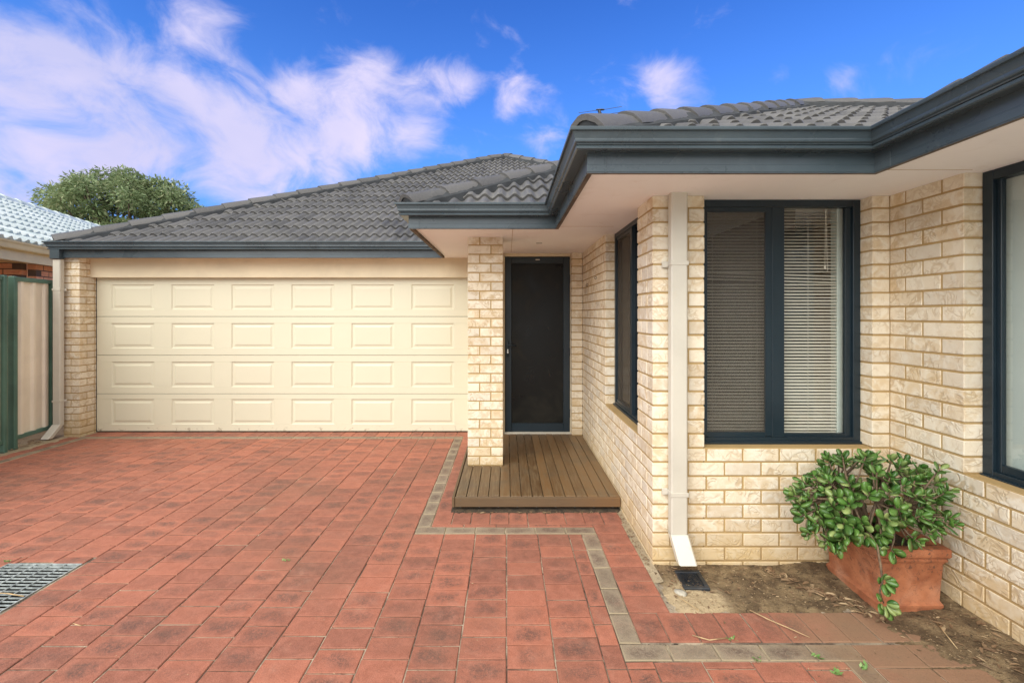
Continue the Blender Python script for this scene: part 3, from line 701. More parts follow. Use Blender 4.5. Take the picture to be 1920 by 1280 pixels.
# porch side window (faces left): map local x -> -Y, y -> +X
Wd = 4.111 - 3.108; Ms = Matrix(((0, 1, 0, .972), (-1, 0, 0, 4.111), (0, 0, 1, .715), (0, 0, 0, 1)))
win = window_frame(Wd, 0, Wh, .040, [(.515, .560, .002)]); win.cbox(.040, .060, .008, .03, .036, Wh - .04, .001); win.cbox(.49, .515, .008, .03, .036, Wh - .04, .001); win.cbox(.06, .49, .009, .029, .036, .06, .001); win.cbox(.06, .49, .009, .029, Wh - .065, Wh - .04, .001)
win.cbox(0, Wd, -.014, 0, 0, .018, .002)
win.xf(Ms); wp = win.build('window', 'navy', house); wp['label'] = 'tall dark screened window in the porch side wall'
m = MB(); m.box(.061, .489, .014, .016, .061, Wh - .066); m.xf(Ms); m.build('insect_screen', 'screen', wp)
m = MB(); m.quad((.561, .03, .037), (Wd - .041, .03, .037), (Wd - .041, .03, Wh - .041), (.561, .03, Wh - .041)); m.quad((.061, .034, .061), (.489, .034, .061), (.489, .034, Wh - .066), (.061, .034, Wh - .066)); m.xf(Ms); m.build('pane', 'glass_dim', wp)
# big right window (faces left)
Wd = YRW - .002 - .352; Mr = Matrix(((0, 1, 0, XR + .092), (-1, 0, 0, YRW - .002), (0, 0, 1, .700), (0, 0, 0, 1))); Whr = SOF - .701
win = window_frame(Wd, 0, Whr, .050, [(.95, 1.02, .002)]); win.cbox(.050, .072, .020, .045, .045, Whr - .05, .002); win.cbox(.072, .95, .021, .044, .045, .085, .002); win.cbox(0, Wd, -.016, 0, 0, .022, .002)
win.xf(Mr); wr_ = win.build('window', 'navy', house); wr_['label'] = 'large dark framed window with pale blind at the right edge'
m = MB(); m.quad((.073, .034, .086), (Wd - .051, .034, .086), (Wd - .051, .034, Whr - .051), (.073, .034, Whr - .051)); m.xf(Mr); m.build('pane', 'glass', wr_)
m = MB(); m.cbox(.02, Wd - .02, .075, .079, .02, Whr - .02, .001); m.xf(Mr); m.build('roller_blind', 'roller', wr_)

# ---- downpipes
def downpipe(x0, x1, yf, dep, ztop, zel, foot, parent, lab):
    m = MB(); b = .008
    def ring(cx, cy, z, w, d): return [(cx - w + b, cy - d, z), (cx + w - b, cy - d, z), (cx + w, cy - d + b, z), (cx + w, cy + d - b, z), (cx + w - b, cy + d, z), (cx - w + b, cy + d, z), (cx - w, cy + d - b, z), (cx - w, cy - d + b, z)]
    w = (x1 - x0) / 2; d = dep / 2; cx = (x0 + x1) / 2; cy = yf + d; vs = ring(cx, cy, ztop, w, d) + ring(cx, cy, zel, w, d)
    m.add(vs, [(i, (i + 1) % 8, 8 + (i + 1) % 8, 8 + i) for i in range(8)])
    p = m.build('downpipe', 'pipe', parent); p['label'] = lab
    m = MB(); fx, fy, fz = foot; vs = ring(cx, cy, zel - .0, w + .003, d + .003) + ring(cx + fx, cy + fy, fz, w + .003, d + .003)
    m.add(vs, [(i, (i + 1) % 8, 8 + (i + 1) % 8, 8 + i) for i in range(8)])
    vs2 = ring(cx, cy, zel - .0, w - .001, d - .001) + ring(cx + fx, cy + fy, fz + .001, w - .001, d - .001)
    m.add(vs2, [((i + 1) % 8, i, 8 + i, 8 + (i + 1) % 8) for i in range(8)])
    m.build('downpipe_shoe', 'pipe_white', p)
    for zz in (1.833, .46):
        m = MB(); m.cbox(x0 - .004, x1 + .004, yf - .003, yf + dep, zz - .012, zz + .012, .001); m.cbox(x0 - .034, x0, yf + dep - .004, yf + dep + .012, zz - .02, zz + .016, .002); m.cbox(x1, x1 + .018, yf + dep - .004, yf + dep + .012, zz - .016, zz + .016, .002)
        m.build('pipe_strap', 'pipe', p)
    return p
dp = downpipe(.976, 1.074, 2.700, .062, SOF, .225, (.028, -.062, .076), house, 'cream downpipe on the brick corner column')
dp2 = downpipe(-5.582, -5.488, 5.600, .062, 2.20, .175, (-.035, -.11, .025), house, 'cream downpipe between the garage pier and the fence')
m = MB(); m.cbox(-5.60, -5.482, 5.580, 5.66, 2.208, 2.325, .006); m.build('gutter_outlet', 'steel', house)
# hooks on the porch side wall
for (y, z) in ((4.98, 1.86), (4.50, 1.90)):
    m = MB(); pts = [(XA - .001, y, z)] + [(XA - .012 - .011 * sin(a), y, z - .011 + .011 * cos(a)) for a in [j * pi / 5 for j in range(9)]]
    m.tube(pts, .0022, 6); m.build('wall_hook', 'antenna', house, True)

# ================================================================== DECK
deck = empty('timber_deck', (.24, 4.5, 0), 'weathered brown timber entry deck in front of the black screen door', 'deck')
m = MB(); bp = .0858; x = -.397
while x < .87:
    e = min(x + bp - .005, .884); c = (R.random(), R.random(), R.random())
    x_a, x_b = x, e
    segs = [(x_a, x_b, 3.560, 5.41)]
    if x_b > px0 and x_a < px1:
        segs = [(x_a, x_b, 3.560, py0 - .003), (x_a, x_b, py1 + .003, 5.41)]
        if x_a < px0 - .008: segs.append((x_a, px0 - .003, py0 - .002, py1 + .002))
        if x_b > px1 + .008: segs.append((px1 + .003, x_b, py0 - .002, py1 + .002))
    for xa_, xb_, a, b in segs:
        m.cbox(xa_, xb_, a, b, .093 + R.uniform(-.0012, .0012), .1125 + R.uniform(-.0012, .0012), .003, c)
    x += bp
m.build('deck_boards', 'deck', deck)
m = MB(); m.cbox(-.403, .884, 3.536, 3.556, .036, .1105, .003); fb = m.build('deck_fascia', 'deckf', deck); m = MB(); m.cbox(-.424, -.404, 3.530, 5.41, .036, .114, .003); m.build('deck_fascia', 'deckf', deck)
m = MB()
for i in range(9):
    x = -.36 + i * .148
    for z in (.038, .09): m.tube([(x, 3.5345, z), (x, 3.5365, z)], .0035, 7)
tag(m.build('screw_heads', 'room', deck), kind='stuff')
m = MB(); m.box(-.38, .87, 3.7, 3.74, .0, .09); m.box(-.38, .87, 4.7, 4.74, .0, .09); m.box(-.36, -.32, 3.6, 5.3, .0, .09); m.box(.4, .44, 3.6, 5.3, .0, .09)
m.build('joist', 'deckf', deck)

# ================================================================== PAVING
def paver_top(mb, x0, x1, y0, y1, z=.0, j=.003):
    c = (R.random(), R.random(), R.random()); g = .0026; b = .0035
    x0 += g + R.uniform(-1, 1) * j * .5; x1 -= g + R.uniform(-1, 1) * j * .5; y0 += g + .0008 + R.uniform(-1, 1.4) * j * .5; y1 -= g + .0008 + R.uniform(-1, 1.4) * j * .5
    if x1 - x0 < .015 or y1 - y0 < .015: return
    zz = [z + R.uniform(-.0016, .0016) for _ in range(4)]
    o = [(x0, y0), (x1, y0), (x1, y1), (x0, y1)]; ii = [(x0 + b, y0 + b), (x1 - b, y0 + b), (x1 - b, y1 - b), (x0 + b, y1 - b)]
    vs = [(a[0], a[1], -.03) for a in o] + [(a[0], a[1], q - .003) for a, q in zip(o, zz)] + [(a[0], a[1], q) for a, q in zip(ii, zz)]
    fs = [(8, 9, 10, 11)]; uvs = [[(.03, .03), (.97, .03), (.97, .97), (.03, .97)]]
    k = [(0, 0), (1, 0), (1, 1), (0, 1)]
    for i in range(4):
        n = (i + 1) % 4; fs.append((4 + i, 4 + n, 8 + n, 8 + i)); uvs.append([k[i], k[n], k[n], k[i]])
        fs.append((i, n, 4 + n, 4 + i)); uvs.append([k[i], k[n], k[n], k[i]])
    mb.add(vs, fs, c, uvs)
PW, PL = .2155, .1425; Y_END = .82
pav = MB(); bor = MB()
def inside_field(x, y):
    if x < -5.20: return False
    if x < -.645: return y < 5.62
    if x < .523: return y < 3.18
    if x < 1.49: return y < 2.015
    return False
def ymax_of(x): return 5.62 if x < -.645 else 3.18 if x < .523 else 2.015
GRX0, GRX1, GRY0, GRY1 = -3.06, -2.605, 2.345, 2.800          # drain grate opening
ci = 0; x = 0.0
cols = []
while x > -5.3: cols.append((x - PW, x)); x -= PW
x = 0.0
while x < 1.49: cols.append((x, x + PW)); x += PW
for n, (a, b) in enumerate(cols):
    cuts = [a, b]
    for s_ in (-5.20, -.645, .523, 1.49):
        if a < s_ < b and min(s_ - a, b - s_) > .004: cuts.append(s_)
    cuts.sort()
    idx = round(a / PW); ph_ = (idx % 2) * PL / 2 + R.uniform(-.012, .012)
    for c0, c1 in zip(cuts[:-1], cuts[1:]):
        mid = (c0 + c1) / 2
        if mid < -5.2 or mid > 1.49: continue
        c0 = max(c0, -5.2); ym = ymax_of(mid); y = Y_END + ph_
        while y < ym - .01:
            y1 = min(y + PL, ym); y0_ = y
            if ym - y1 < .03: y1 = ym
            if c1 > GRX0 and c0 < GRX1 and y1 > GRY0 and y0_ < GRY1:
                for (q0, q1, r0, r1) in ((c0, min(c1, GRX0), y0_, y1), (max(c0, GRX1), c1, y0_, y1), (max(c0, GRX0), min(c1, GRX1), y0_, min(y1, GRY0)), (max(c0, GRX0), min(c1, GRX1), max(y0_, GRY1), y1)):
                    if q1 - q0 > .02 and r1 - r0 > .02: paver_top(pav, q0, q1, r0, r1)
            else: paver_top(pav, c0, c1, y0_, y1)
            y = y1 if y1 == ym else y + PL
def strip(mb, x0, x1, y0, y1, dx, dy):
    nx = max(1, round((x1 - x0) / dx)); ny = max(1, round((y1 - y0) / dy))
    for i in range(nx):
        for j in range(ny): paver_top(mb, x0 + (x1 - x0) * i / nx, x0 + (x1 - x0) * (i + 1) / nx, y0 + (y1 - y0) * j / ny, y0 + (y1 - y0) * (j + 1) / ny)
# grey border rows
strip(bor, -5.20, -.545, 5.62, 5.72, .2155, .2); strip(bor, -.645, -.545, 3.285, 5.62, .2, .2155); strip(bor, -.645, .627, 3.18, 3.285, .2155, .2)
strip(bor, .523, .627, 2.12, 3.18, .2, .2155); strip(bor, .523, 1.595, 2.015, 2.12, .2155, .2); strip(bor, 1.490, 1.595, Y_END, 2.015, .2, .2155); strip(bor, -5.305, -5.20, Y_END, 5.72, .2, .2155)
# red rows outside the border
strip(pav, -5.30, -.49, 5.72, 5.93, .145, .3); strip(pav, -.545, -.428, 3.545, 5.72, .3, .2155); strip(pav, -.545, .86, 3.33, 3.545, .145, .3); strip(pav, -.545, .627, 3.285, 3.33, .2155, .3)
strip(pav, .627, .843, 2.345, 3.33, .3, .1425); strip(pav, .627, 2.33, 2.13, 2.345, .145, .3); strip(pav, 1.595, 2.33, Y_END, 2.12, .2155, .1425); strip(pav, -5.45, -5.305, Y_END, 5.69, .3, .2155)
dr = pav.build('driveway', 'paver'); tag(dr, 'red clay brick paved driveway in front of the garage', 'driveway', kind='structure')
pb = bor.build('paving_border', 'border'); tag(pb, 'grey brick border row zigzagging through the red paving', 'paving', kind='structure')
m = MB(); 
xs = [-5.62, GRX0, GRX1, 2.34]; ys = [Y_END - .05, GRY0, GRY1, 5.93]
for i in range(3):
    for j in range(3):
        if i == 1 and j == 1: continue
        m.quad((xs[i], ys[j], -.0058), (xs[i + 1], ys[j], -.0058), (xs[i + 1], ys[j + 1], -.0058), (xs[i], ys[j + 1], -.0058))
tag(m.build('joint_sand', 'sand'), 'sand bed showing in the paving joints', 'sand', kind='structure')
m = MB(); m.quad((-300, -300, -.35), (300, -300, -.35), (300, 300, -.35), (-300, 300, -.35)) if False else None
S_ = 400
for (a, b, c, d_) in ((-S_, GRX0 - .02, -S_, S_), (GRX1 + .02, S_, -S_, S_), (GRX0 - .02, GRX1 + .02, -S_, GRY0 - .02), (GRX0 - .02, GRX1 + .02, GRY1 + .02, S_)):
    m.quad((a, c, -.016), (b, c, -.016), (b, d_, -.016), (a, d_, -.016))
tag(m.build('ground', 'ground'), 'dry sandy ground around the house', 'ground', kind='structure')

m = MB(); m.box(-5.45, 2.33, -9., Y_END - .055, -.10, .0)  # slab added out of view to bounce light up to the soffits
tag(m.build('bounce_slab', 'concrete'), 'unseen pale slab added to bounce light up to the eaves', 'concrete', kind='structure')
# soil bed: height field that dips under the pavers where the photo shows them clean
def bed_h(x, y):
    n = mnoise.noise(Vector((x * 3.1, y * 3.1, 0))); n2 = mnoise.noise(Vector((x * 11, y * 11, 3))); n3 = mnoise.noise(Vector((x * 34, y * 34, 7)))
    h = -.03
    # plot beside the wall
    if x > .86: h = .006 + .010 * n
    hy = 2.350
    d_edge = (y - hy)                                    # below the bed starts the soldier row
    right = max(0., (x - 1.62 - .42 * max(0., (2.30 - y)) ) / .40)     # soil spreads over the paving to the right
    over = -.012 + .020 * min(1., right) + .006 * n
    k = min(1., max(0., d_edge / .05 + .5 + n2 * .5)); h = over * (1 - k) + (.004 + .010 * n + .004 * (n2)) * k
    if x < .90: h = min(h, -.006 + (x - .855) * .16 + .006 * n2)
    h += .045 * max(0., 1 - ((x - 2.30) ** 2 / .10 + (y - 2.75) ** 2 / .16)) + .020 * max(0., 1 - (abs(x - 1.9) / .30)) * max(0., 1 - abs(y - 2.80) / .3)
    h += .030 * max(0., min(1., (x - 2.05) / .3)) * min(1., max(0., (y - .2) / .8))
    n4 = mnoise.noise(Vector((x * 70, y * 70, 9)))
    return h + .0034 * n2 + .0034 * n3 + .0032 * n4
m = MB(); nx, ny = 250, 340; X0, X1, Y0_, Y1_ = .86, 2.34, .78, 2.785
vs = [(X0 + (X1 - X0) * i / nx, Y0_ + (Y1_ - Y0_) * j / ny, 0) for j in range(ny + 1) for i in range(nx + 1)]
vs = [(x, y, bed_h(x, y)) for x, y, _ in vs]
m.add(vs, [(j * (nx + 1) + i, j * (nx + 1) + i + 1, (j + 1) * (nx + 1) + i + 1, (j + 1) * (nx + 1) + i) for j in range(ny) for i in range(nx)])
tag(m.build('garden_bed', 'soil', None, True), 'bare brown soil bed under the window spilling over the paving', 'soil', kind='structure')
# soil strip along the porch wall and at the fence foot
m = MB()
for (xa, xb, ya, yb, fn) in ((.835, .895, 2.6, 3.54, lambda x, y: -.006 + (x - .83) * .22 + .007 * mnoise.noise(Vector((x * 30, y * 14, 1)))),
                         (-5.95, -5.40, 3.2, 5.75, lambda x, y: .010 - (x + 5.66) * .05 + .012 * mnoise.noise(Vector((x * 9, y * 9, 4))))):
    nx, ny = 14, 70; vs = [(xa + (xb - xa) * i / nx, ya + (yb - ya) * j / ny) for j in range(ny + 1) for i in range(nx + 1)]
    m.add([(x, y, fn(x, y)) for x, y in vs], [(j * (nx + 1) + i, j * (nx + 1) + i + 1, (j + 1) * (nx + 1) + i + 1, (j + 1) * (nx + 1) + i) for j in range(ny) for i in range(nx)])
tag(m.build('ground_verge', 'ground', None, True), 'sandy strip beside the paving', 'sand', kind='structure')

m = MB(); nx, ny = 120, 14  # low dark mound added over the pale sand at the deck's front edge
vs = [(-.43 + 1.31 * i / nx, 3.495 + .15 * j / ny) for j in range(ny + 1) for i in range(nx + 1)]
m.add([(x, y, min(.012, -.004 + (y - 3.505) * .35) + .006 * mnoise.noise(Vector((x * 26, y * 26, 5)))) for x, y in vs], [(j * (nx + 1) + i, j * (nx + 1) + i + 1, (j + 1) * (nx + 1) + i + 1, (j + 1) * (nx + 1) + i) for j in range(ny) for i in range(nx)])
tag(m.build('ground_under_deck', 'potsoil', None, True), 'dark mound under the front edge of the deck', 'soil', kind='structure')
# leaf litter, twigs: too many to count
m = MB()
def litter(cx, cy, z, L, W, c=None, curl=.3):
    a = R.uniform(0, 2 * pi); t = R.uniform(-.25, .25); mm = Matrix.Translation((cx, cy, z)) @ Matrix.Rotation(a, 4, 'Z') @ Matrix.Rotation(t, 4, 'X')
    vs = [(-L / 2, 0, 0), (-L * .2, -W / 2, L * curl * .15), (-L * .2, W / 2, L * curl * .15), (L * .25, -W * .4, L * curl * .2), (L * .25, W * .4, L * curl * .2), (L / 2, 0, 0), (0, 0, -.0)]
    b = len(m.v); m.add(vs, [(0, 1, 6), (0, 6, 2), (1, 3, 6), (2, 6, 4), (3, 5, 6), (4, 6, 5)], c); m.xf(mm, b)
def gz(x, y):
    z = .0015
    if x > .86 and y < 2.785: z = max(z, bed_h(x, y))
    return z
for i in range(7000):
    x = R.uniform(.90, 2.32); y = R.uniform(1.2, 2.77)
    if bed_h(x, y) < .0005 and R.random() < .93: continue
    if 1.90 < x < 2.26 and 2.33 < y < 2.73: continue
    L = R.choice((.004, .005, .007, .010, .018)) * R.uniform(.6, 1.3); litter(x, y, gz(x, y) + .0018, L, L * R.uniform(.12, .5))
for i in range(330):     # along the wall foot and planter
    q = R.random()
    if q < .40: x = R.uniform(1.55, 1.89); y = 2.30 + (1.9 - x) * 1.1 + R.gauss(0, .05)
    elif q < .75: x = R.uniform(2.05, 2.32); y = R.uniform(1.2, 2.3)
    else: x = R.uniform(.92, 1.3); y = R.uniform(2.5, 2.76)
    if y > 2.77: continue
    L = R.uniform(.015, .035) if q >= .75 else R.uniform(.02, .06); litter(x, y, gz(x, y) + .004, L, L * R.uniform(.2, .42))
for i in range(200): x = R.uniform(-.38, .87); litter(x, R.uniform(3.50, 3.60), .004, R.uniform(.01, .04), R.uniform(.002, .012))
for i in range(120): litter(R.uniform(-5.75, -5.50), R.uniform(4.9, 5.65), .018, R.uniform(.02, .08), R.uniform(.006, .02))
for i in range(90): litter(R.uniform(.845, .885), R.uniform(2.75, 3.5), .006, R.uniform(.01, .03), R.uniform(.002, .008))
for i in range(230): litter(R.uniform(-4.5, 1.5), R.uniform(.9, 5.6) , .003, R.uniform(.005, .012), R.uniform(.002, .005))
for i in range(90): litter(R.uniform(-4.2, .4), R.uniform(1.9, 5.4), .003, R.uniform(.005, .011), R.uniform(.002, .004), (.9, .98, .9))
for i in range(500):
    x = R.uniform(.93, 2.3); y = R.uniform(1.9, 2.75)
    if bed_h(x, y) > .0005 and not (1.88 < x < 2.26 and 2.30 < y): L = R.uniform(.004, .011); litter(x, y, gz(x, y) + .003, L, L * R.uniform(.3, .7), (.9, .98, .9))
tag(m.build('leaf_litter', 'litter'), 'dry leaves and bark crumbs scattered on soil and paving', 'leaf litter', kind='stuff')
def twig(name, pts, r, label, mat='straw'):
    mm = MB(); mm.tube(pts, r, 6); tag(mm.build(name, mat, None, True), label, 'twig')
def gp_(px, py, z=.008): Y = (H - z) * F / (py - VY); return ((px - VX) * Y / F, Y, z)
twig('twig', [gp_(1406, 1143, .012), gp_(1440, 1160, .016), gp_(1480, 1177, .012), gp_(1518, 1194, .012)], [.003, .0026, .0022, .001], 'long pale straw lying over the soil edge below the soil bed')
twig('twig', [gp_(1270, 1117), gp_(1292, 1131, .014), gp_(1311, 1144)], .0022, 'short tan twig beside the black drain grate')
twig('twig', [gp_(1298, 1190), gp_(1330, 1199, .02), gp_(1362, 1195)], .0022, 'curved tan twig on the red pavers near the grey border')
twig('twig', [gp_(-20, 1110, .012), gp_(15, 1112, .018), gp_(45, 1117, .012)], .003, 'yellow stick lying across the galvanised drain grate')
twig('twig', [gp_(137, 1168), gp_(150, 1172, .018), gp_(160, 1170)], .002, 'small dry twig on the pavers right of the galvanised grate')
twig('twig', [gp_(1755, 1165, .02), gp_(1775, 1190, .03), gp_(1795, 1215, .02)], .002, 'thin brown twig on the soil at the foot of the right wall')
# pale stone by the grate
bm = bmesh.new(); bmesh.ops.create_icosphere(bm, subdivisions=2, radius=1)
for v in bm.verts: v.co *= 1 + .25 * mnoise.noise(v.co * 1.7); v.co = Vector((v.co.x * .038, v.co.y * .024, v.co.z * .016))
me = bpy.data.meshes.new('stone'); bm.to_mesh(me); bm.free(); me.materials.append(M['stone']); me.polygons.foreach_set('use_smooth', [True] * len(me.polygons))
so = bpy.data.objects.new('stone', me); so.location = gp_(1277, 1111, .008); so.rotation_euler = (0, 0, -.7); COL.objects.link(so); tag(so, 'pale grey stone lying beside the black drain grate', 'stone')

# ================================================================== DRAIN GRATES
gr = empty('drain_grate', ((GRX0 + GRX1) / 2, (GRY0 + GRY1) / 2, 0), 'galvanised steel grid over a drain pit in the red paving', 'drain grate')
m = MB(); t = .006
m.box(GRX0, GRX1, GRY1 - t, GRY1, -.03, .002); m.box(GRX0, GRX1, GRY0, GRY0 + t, -.03, .002); m.box(GRX1 - t, GRX1, GRY0 + t, GRY1 - t, -.03, .002); m.box(GRX0, GRX0 + t, GRY0 + t, GRY1 - t, -.03, .002)
m.build('frame', 'galv', gr)
m = MB(); y = GRY0 + .03
while y < GRY1 - .02: m.box(GRX0 + t, GRX1 - t, y - .0022, y + .0022, -.008, -.001); y += .0305
x = GRX0 + .09
while x < GRX1 - .03: m.tube([(x, GRY0 + t, -.001), (x, GRY1 - t, -.001)], .0035, 6); x += .090
m.build('bars', 'galv', gr)
m = MB(); z = -.30; a, b, c, d_ = GRX0, GRX1, GRY0, GRY1
m.add([(a, c, z), (b, c, z), (b, d_, z), (a, d_, z), (a, c, -.004), (b, c, -.004), (b, d_, -.004), (a, d_, -.004)], [(0, 1, 2, 3), (0, 4, 5, 1), (1, 5, 6, 2), (2, 6, 7, 3), (3, 7, 4, 0)])
m.build('pit', 'void', gr)
bg = empty('stormwater_grate', (1.062, 2.615, -.010), 'small black plastic grate in the soil below the corner downpipe', 'drain grate')
bg.rotation_euler = (.03, -.02, -.05)
def loc(mb, name, mat, smooth=False):
    o = mb.build(name, mat, None, smooth); o.parent = bg; return o
m = MB(); w = .072; h_ = .088
m.cbox(-w, w, -h_, -h_ + .026, .0, .026, .004); m.cbox(-w, w, h_ - .026, h_, .0, .026, .004); m.cbox(-w, -w + .024, -h_ + .026, h_ - .026, .001, .025, .003); m.cbox(w - .024, w, -h_ + .026, h_ - .026, .001, .025, .003)
loc(m, 'frame', 'blackplastic')
m = MB()
for i in range(-4, 5): m.box(-w + .024, w - .024, i * .0135 - .002, i * .0135 + .002, .006, .019)
for i in range(-3, 4): m.box(i * .0135 - .002, i * .0135 + .002, -h_ + .026, h_ - .026, .005, .018)
loc(m, 'bars', 'blackplastic')
m = MB(); m.box(-w + .01, w - .01, -h_ + .01, h_ - .01, -.02, .003); loc(m, 'pit', 'void')

# ================================================================== PLANTER
bx0, bx1, by0, by1 = 1.912, 2.236, 2.335, 2.725
pot = empty('terracotta_planter', ((bx0 + bx1) / 2, (by0 + by1) / 2, .0), 'weathered square terracotta planter box in the corner by the right wall', 'planter')
cxp, cyp = (bx0 + bx1) / 2, (by0 + by1) / 2; hx, hy = (bx1 - bx0) / 2, (by1 - by0) / 2
prof = [(-.010, .0), (.001, .0), (.001, .028), (.005, .030), (.005, .042), (.0, .048), (-.006, .060), (-.002, .15), (.004, .255), (.008, .262), (.016, .270), (.017, .278), (.012, .283), (.020, .290), (.026, .300), (.026, .330), (.022, .336), (.012, .338), (-.014, .338), (-.022, .334), (-.026, .322), (-.026, .24)]
m = MB(); nseg = 10; vs = []
for (o, z) in prof:
    ring = []; rr = .012
    for (sx, sy, a0) in ((1, 1, 0), (-1, 1, 90), (-1, -1, 180), (1, -1, 270)):
        for q in range(4):
            a = radians(a0 + q * 30); ring.append((cxp + sx * (hx + o - rr) + rr * cos(a), cyp + sy * (hy + o - rr) + rr * sin(a), z + .004 * mnoise.noise(Vector((cos(a) * 3, sy * 2, z * 9)))))
    vs += ring
k = 16; m.add(vs, [(j * k + i, j * k + (i + 1) % k, (j + 1) * k + (i + 1) % k, (j + 1) * k + i) for j in range(len(prof) - 1) for i in range(k)])
po = m.build('pot', 'terra', pot); smooth_angle(po, 38)
m = MB(); n = 24
def sh(x, y): return .285 + .012 * mnoise.noise(Vector((x * 14, y * 14, 0)))
vs = [(bx0 + .02 + (bx1 - bx0 - .04) * i / n, by0 + .02 + (by1 - by0 - .04) * j / n) for j in range(n + 1) for i in range(n + 1)]
m.add([(x, y, sh(x, y)) for x, y in vs], [(j * (n + 1) + i, j * (n + 1) + i + 1, (j + 1) * (n + 1) + i + 1, (j + 1) * (n + 1) + i) for j in range(n) for i in range(n)])
m.build('potting_soil', 'potsoil', pot, True)

# ================================================================== JADE PLANT
jade = empty('jade_plant', (2.03, 2.50, .29), 'bushy jade plant with glossy green leaves growing in the terracotta planter', 'plant')
leaves = MB(); stems = MB()
OUT = [(0, 0), (.10, .22), (.30, .42), (.58, .54), (.82, .44), (.96, .22), (1.0, 0)]
def jade_leaf(p, d, up, L):
    d = d.normalized(); sd = d.cross(up).normalized(); n = sd.cross(d).normalized(); W = L * R.uniform(.54, .74); cup = L * R.uniform(.05, .16); T = L * .055
    c = (R.random(), R.random(), R.random()); vs = []; fs = []
    def pt(t, s, h): return p + d * (t * L) + sd * (s * W) + n * (h + cup * (t * t) * .9 + abs(s) * cup * .8)
    cen_t = []; cen_b = []
    for i, (t, s) in enumerate(OUT):
        th = T * (0.5 + sin(pi * min(1, t)) )
        vs.append(pt(t, 0, th)); vs.append(pt(t, -s, 0)); vs.append(pt(t, s, 0)); vs.append(pt(t, 0, -th))
    for i in range(len(OUT) - 1):
        a, b = i * 4, i * 4 + 4
        fs += [(a, a + 1, b + 1, b), (a, b, b + 2, a + 2), (a + 3, b + 3, b + 1, a + 1), (a + 3, a + 2, b + 2, b + 3)]
    leaves.add(vs, fs, c)
def rosette(p, d, sz=1., n=None):
    d = d.normalized(); o = d.orthogonal().normalized(); o2 = d.cross(o); n = n or R.randint(5, 7); a0 = R.uniform(0, pi)
    for k in range(n):
        pair = k // 2; a = a0 + pair * pi / 2 + (k % 2) * pi + R.uniform(-.25, .25)
        rad = o * cos(a) + o2 * sin(a); el = .35 + .28 * pair + R.uniform(-.15, .15); el = min(el, 1.3)
        dd = rad * cos(el) + d * sin(el); L = (.068 - .010 * pair) * sz * R.uniform(.75, 1.15)
        jade_leaf(p - d * (.014 * (n // 2 - pair)) + rad * .003, dd, d, L)
C0 = Vector((1.935, 2.43, .535)); base = Vector((2.03, 2.52, .28))
limbs = []
for i in range(9):
    a = 2 * pi * i / 9 + R.uniform(-.3, .3); q = C0 + Vector((cos(a) * .17, sin(a) * .12, R.uniform(-.05, .10)))
    mid = base.lerp(q, .5) + Vector((R.uniform(-.03, .03), R.uniform(-.03, .03), .01)); stems.tube([base, mid, q], [.020, .014, .009], 8); limbs.append((mid, q))
tips = []
att = 0
while len(tips) < 122 and att < 20000:
    att += 1
    u_ = Vector((R.gauss(0, 1), R.gauss(0, 1), R.gauss(0, 1))).normalized(); rr = R.uniform(.60, 1.0) ** .6
    lump = 1 + .38 * mnoise.noise(u_ * 2.3 + Vector((3, 1, 4)))
    p = C0 + Vector((u_.x * .385, u_.y * .27, u_.z * .245)) * rr * lump
    if p.z < .33 + .09 * max(0, (p.x - 1.95) / .2) : continue
    if p.x > 2.275 or p.y > 2.735: continue
    if p.x > 2.02 and p.z < .42 and p.y < 2.45: continue
    if p.z > .74 - .25 * abs(p.x - 1.93) and R.random() < .5: continue
    if any((p - t).length < .055 for t, _ in tips): continue
    tips.append((p, (u_ + Vector((0, 0, .45))).normalized()))
for (p, d) in tips:
    mq = min(limbs, key=lambda l: (l[1] - p).length)[1]
    mid = mq.lerp(p, .55) - Vector((0, 0, .015)); stems.tube([mq, mid, p - d * .02, p], [.006, .0048, .0038, .003], 6, cap=False)
    rosette(p, d, R.uniform(.8, 1.05))
# outlying sprigs as in the photograph: left fringe, right fringe, drooping one in front
for (px_, py_, Y, s0) in ((1500, 968, 2.40, 1.), (1497, 945, 2.42, .8), (1512, 1004, 2.38, .95), (1524, 985, 2.34, 1.), (1520, 905, 2.5, .8), (1545, 1020, 2.32, .9), (1778, 965, 2.30, .9), (1790, 972, 2.26, .9), (1765, 995, 2.26, 1.), (1755, 935, 2.4, .9), (1757, 900, 2.5, .9), (1738, 880, 2.5, .9), (1640, 850, 2.52, .9), (1700, 860, 2.5, .9), (1572, 858, 2.5, .9), (1620, 1010, 2.24, 1.05), (1600, 990, 2.25, 1.0), (1580, 1005, 2.27, 1.), (1650, 1020, 2.25, 1.)):
    p = Vector(((px_ - VX) * Y / F, Y, H - (py_ - VY) * Y / F)); p.x = min(p.x, 2.29); d = (p - C0); d.z += .1; d.normalize()
    mq = min(limbs, key=lambda l: (l[1] - p).length)[1]; stems.tube([mq, mq.lerp(p, .5) + Vector((0, 0, -.02)), p], [.006, .005, .003], 6, cap=False); rosette(p, d, s0, 6)
Yd = 2.245
pts = [Vector(((a - VX) * Yd / F, Yd - dy, H - (b - VY) * Yd / F)) for a, b, dy in ((1640, 1000, -.05), (1645, 1025, .0), (1647, 1055, .012), (1649, 1085, .018), (1643, 1105, .02), (1650, 1125, .022))]
stems.tube(pts, [.007, .006, .0055, .005, .004, .003], 7)
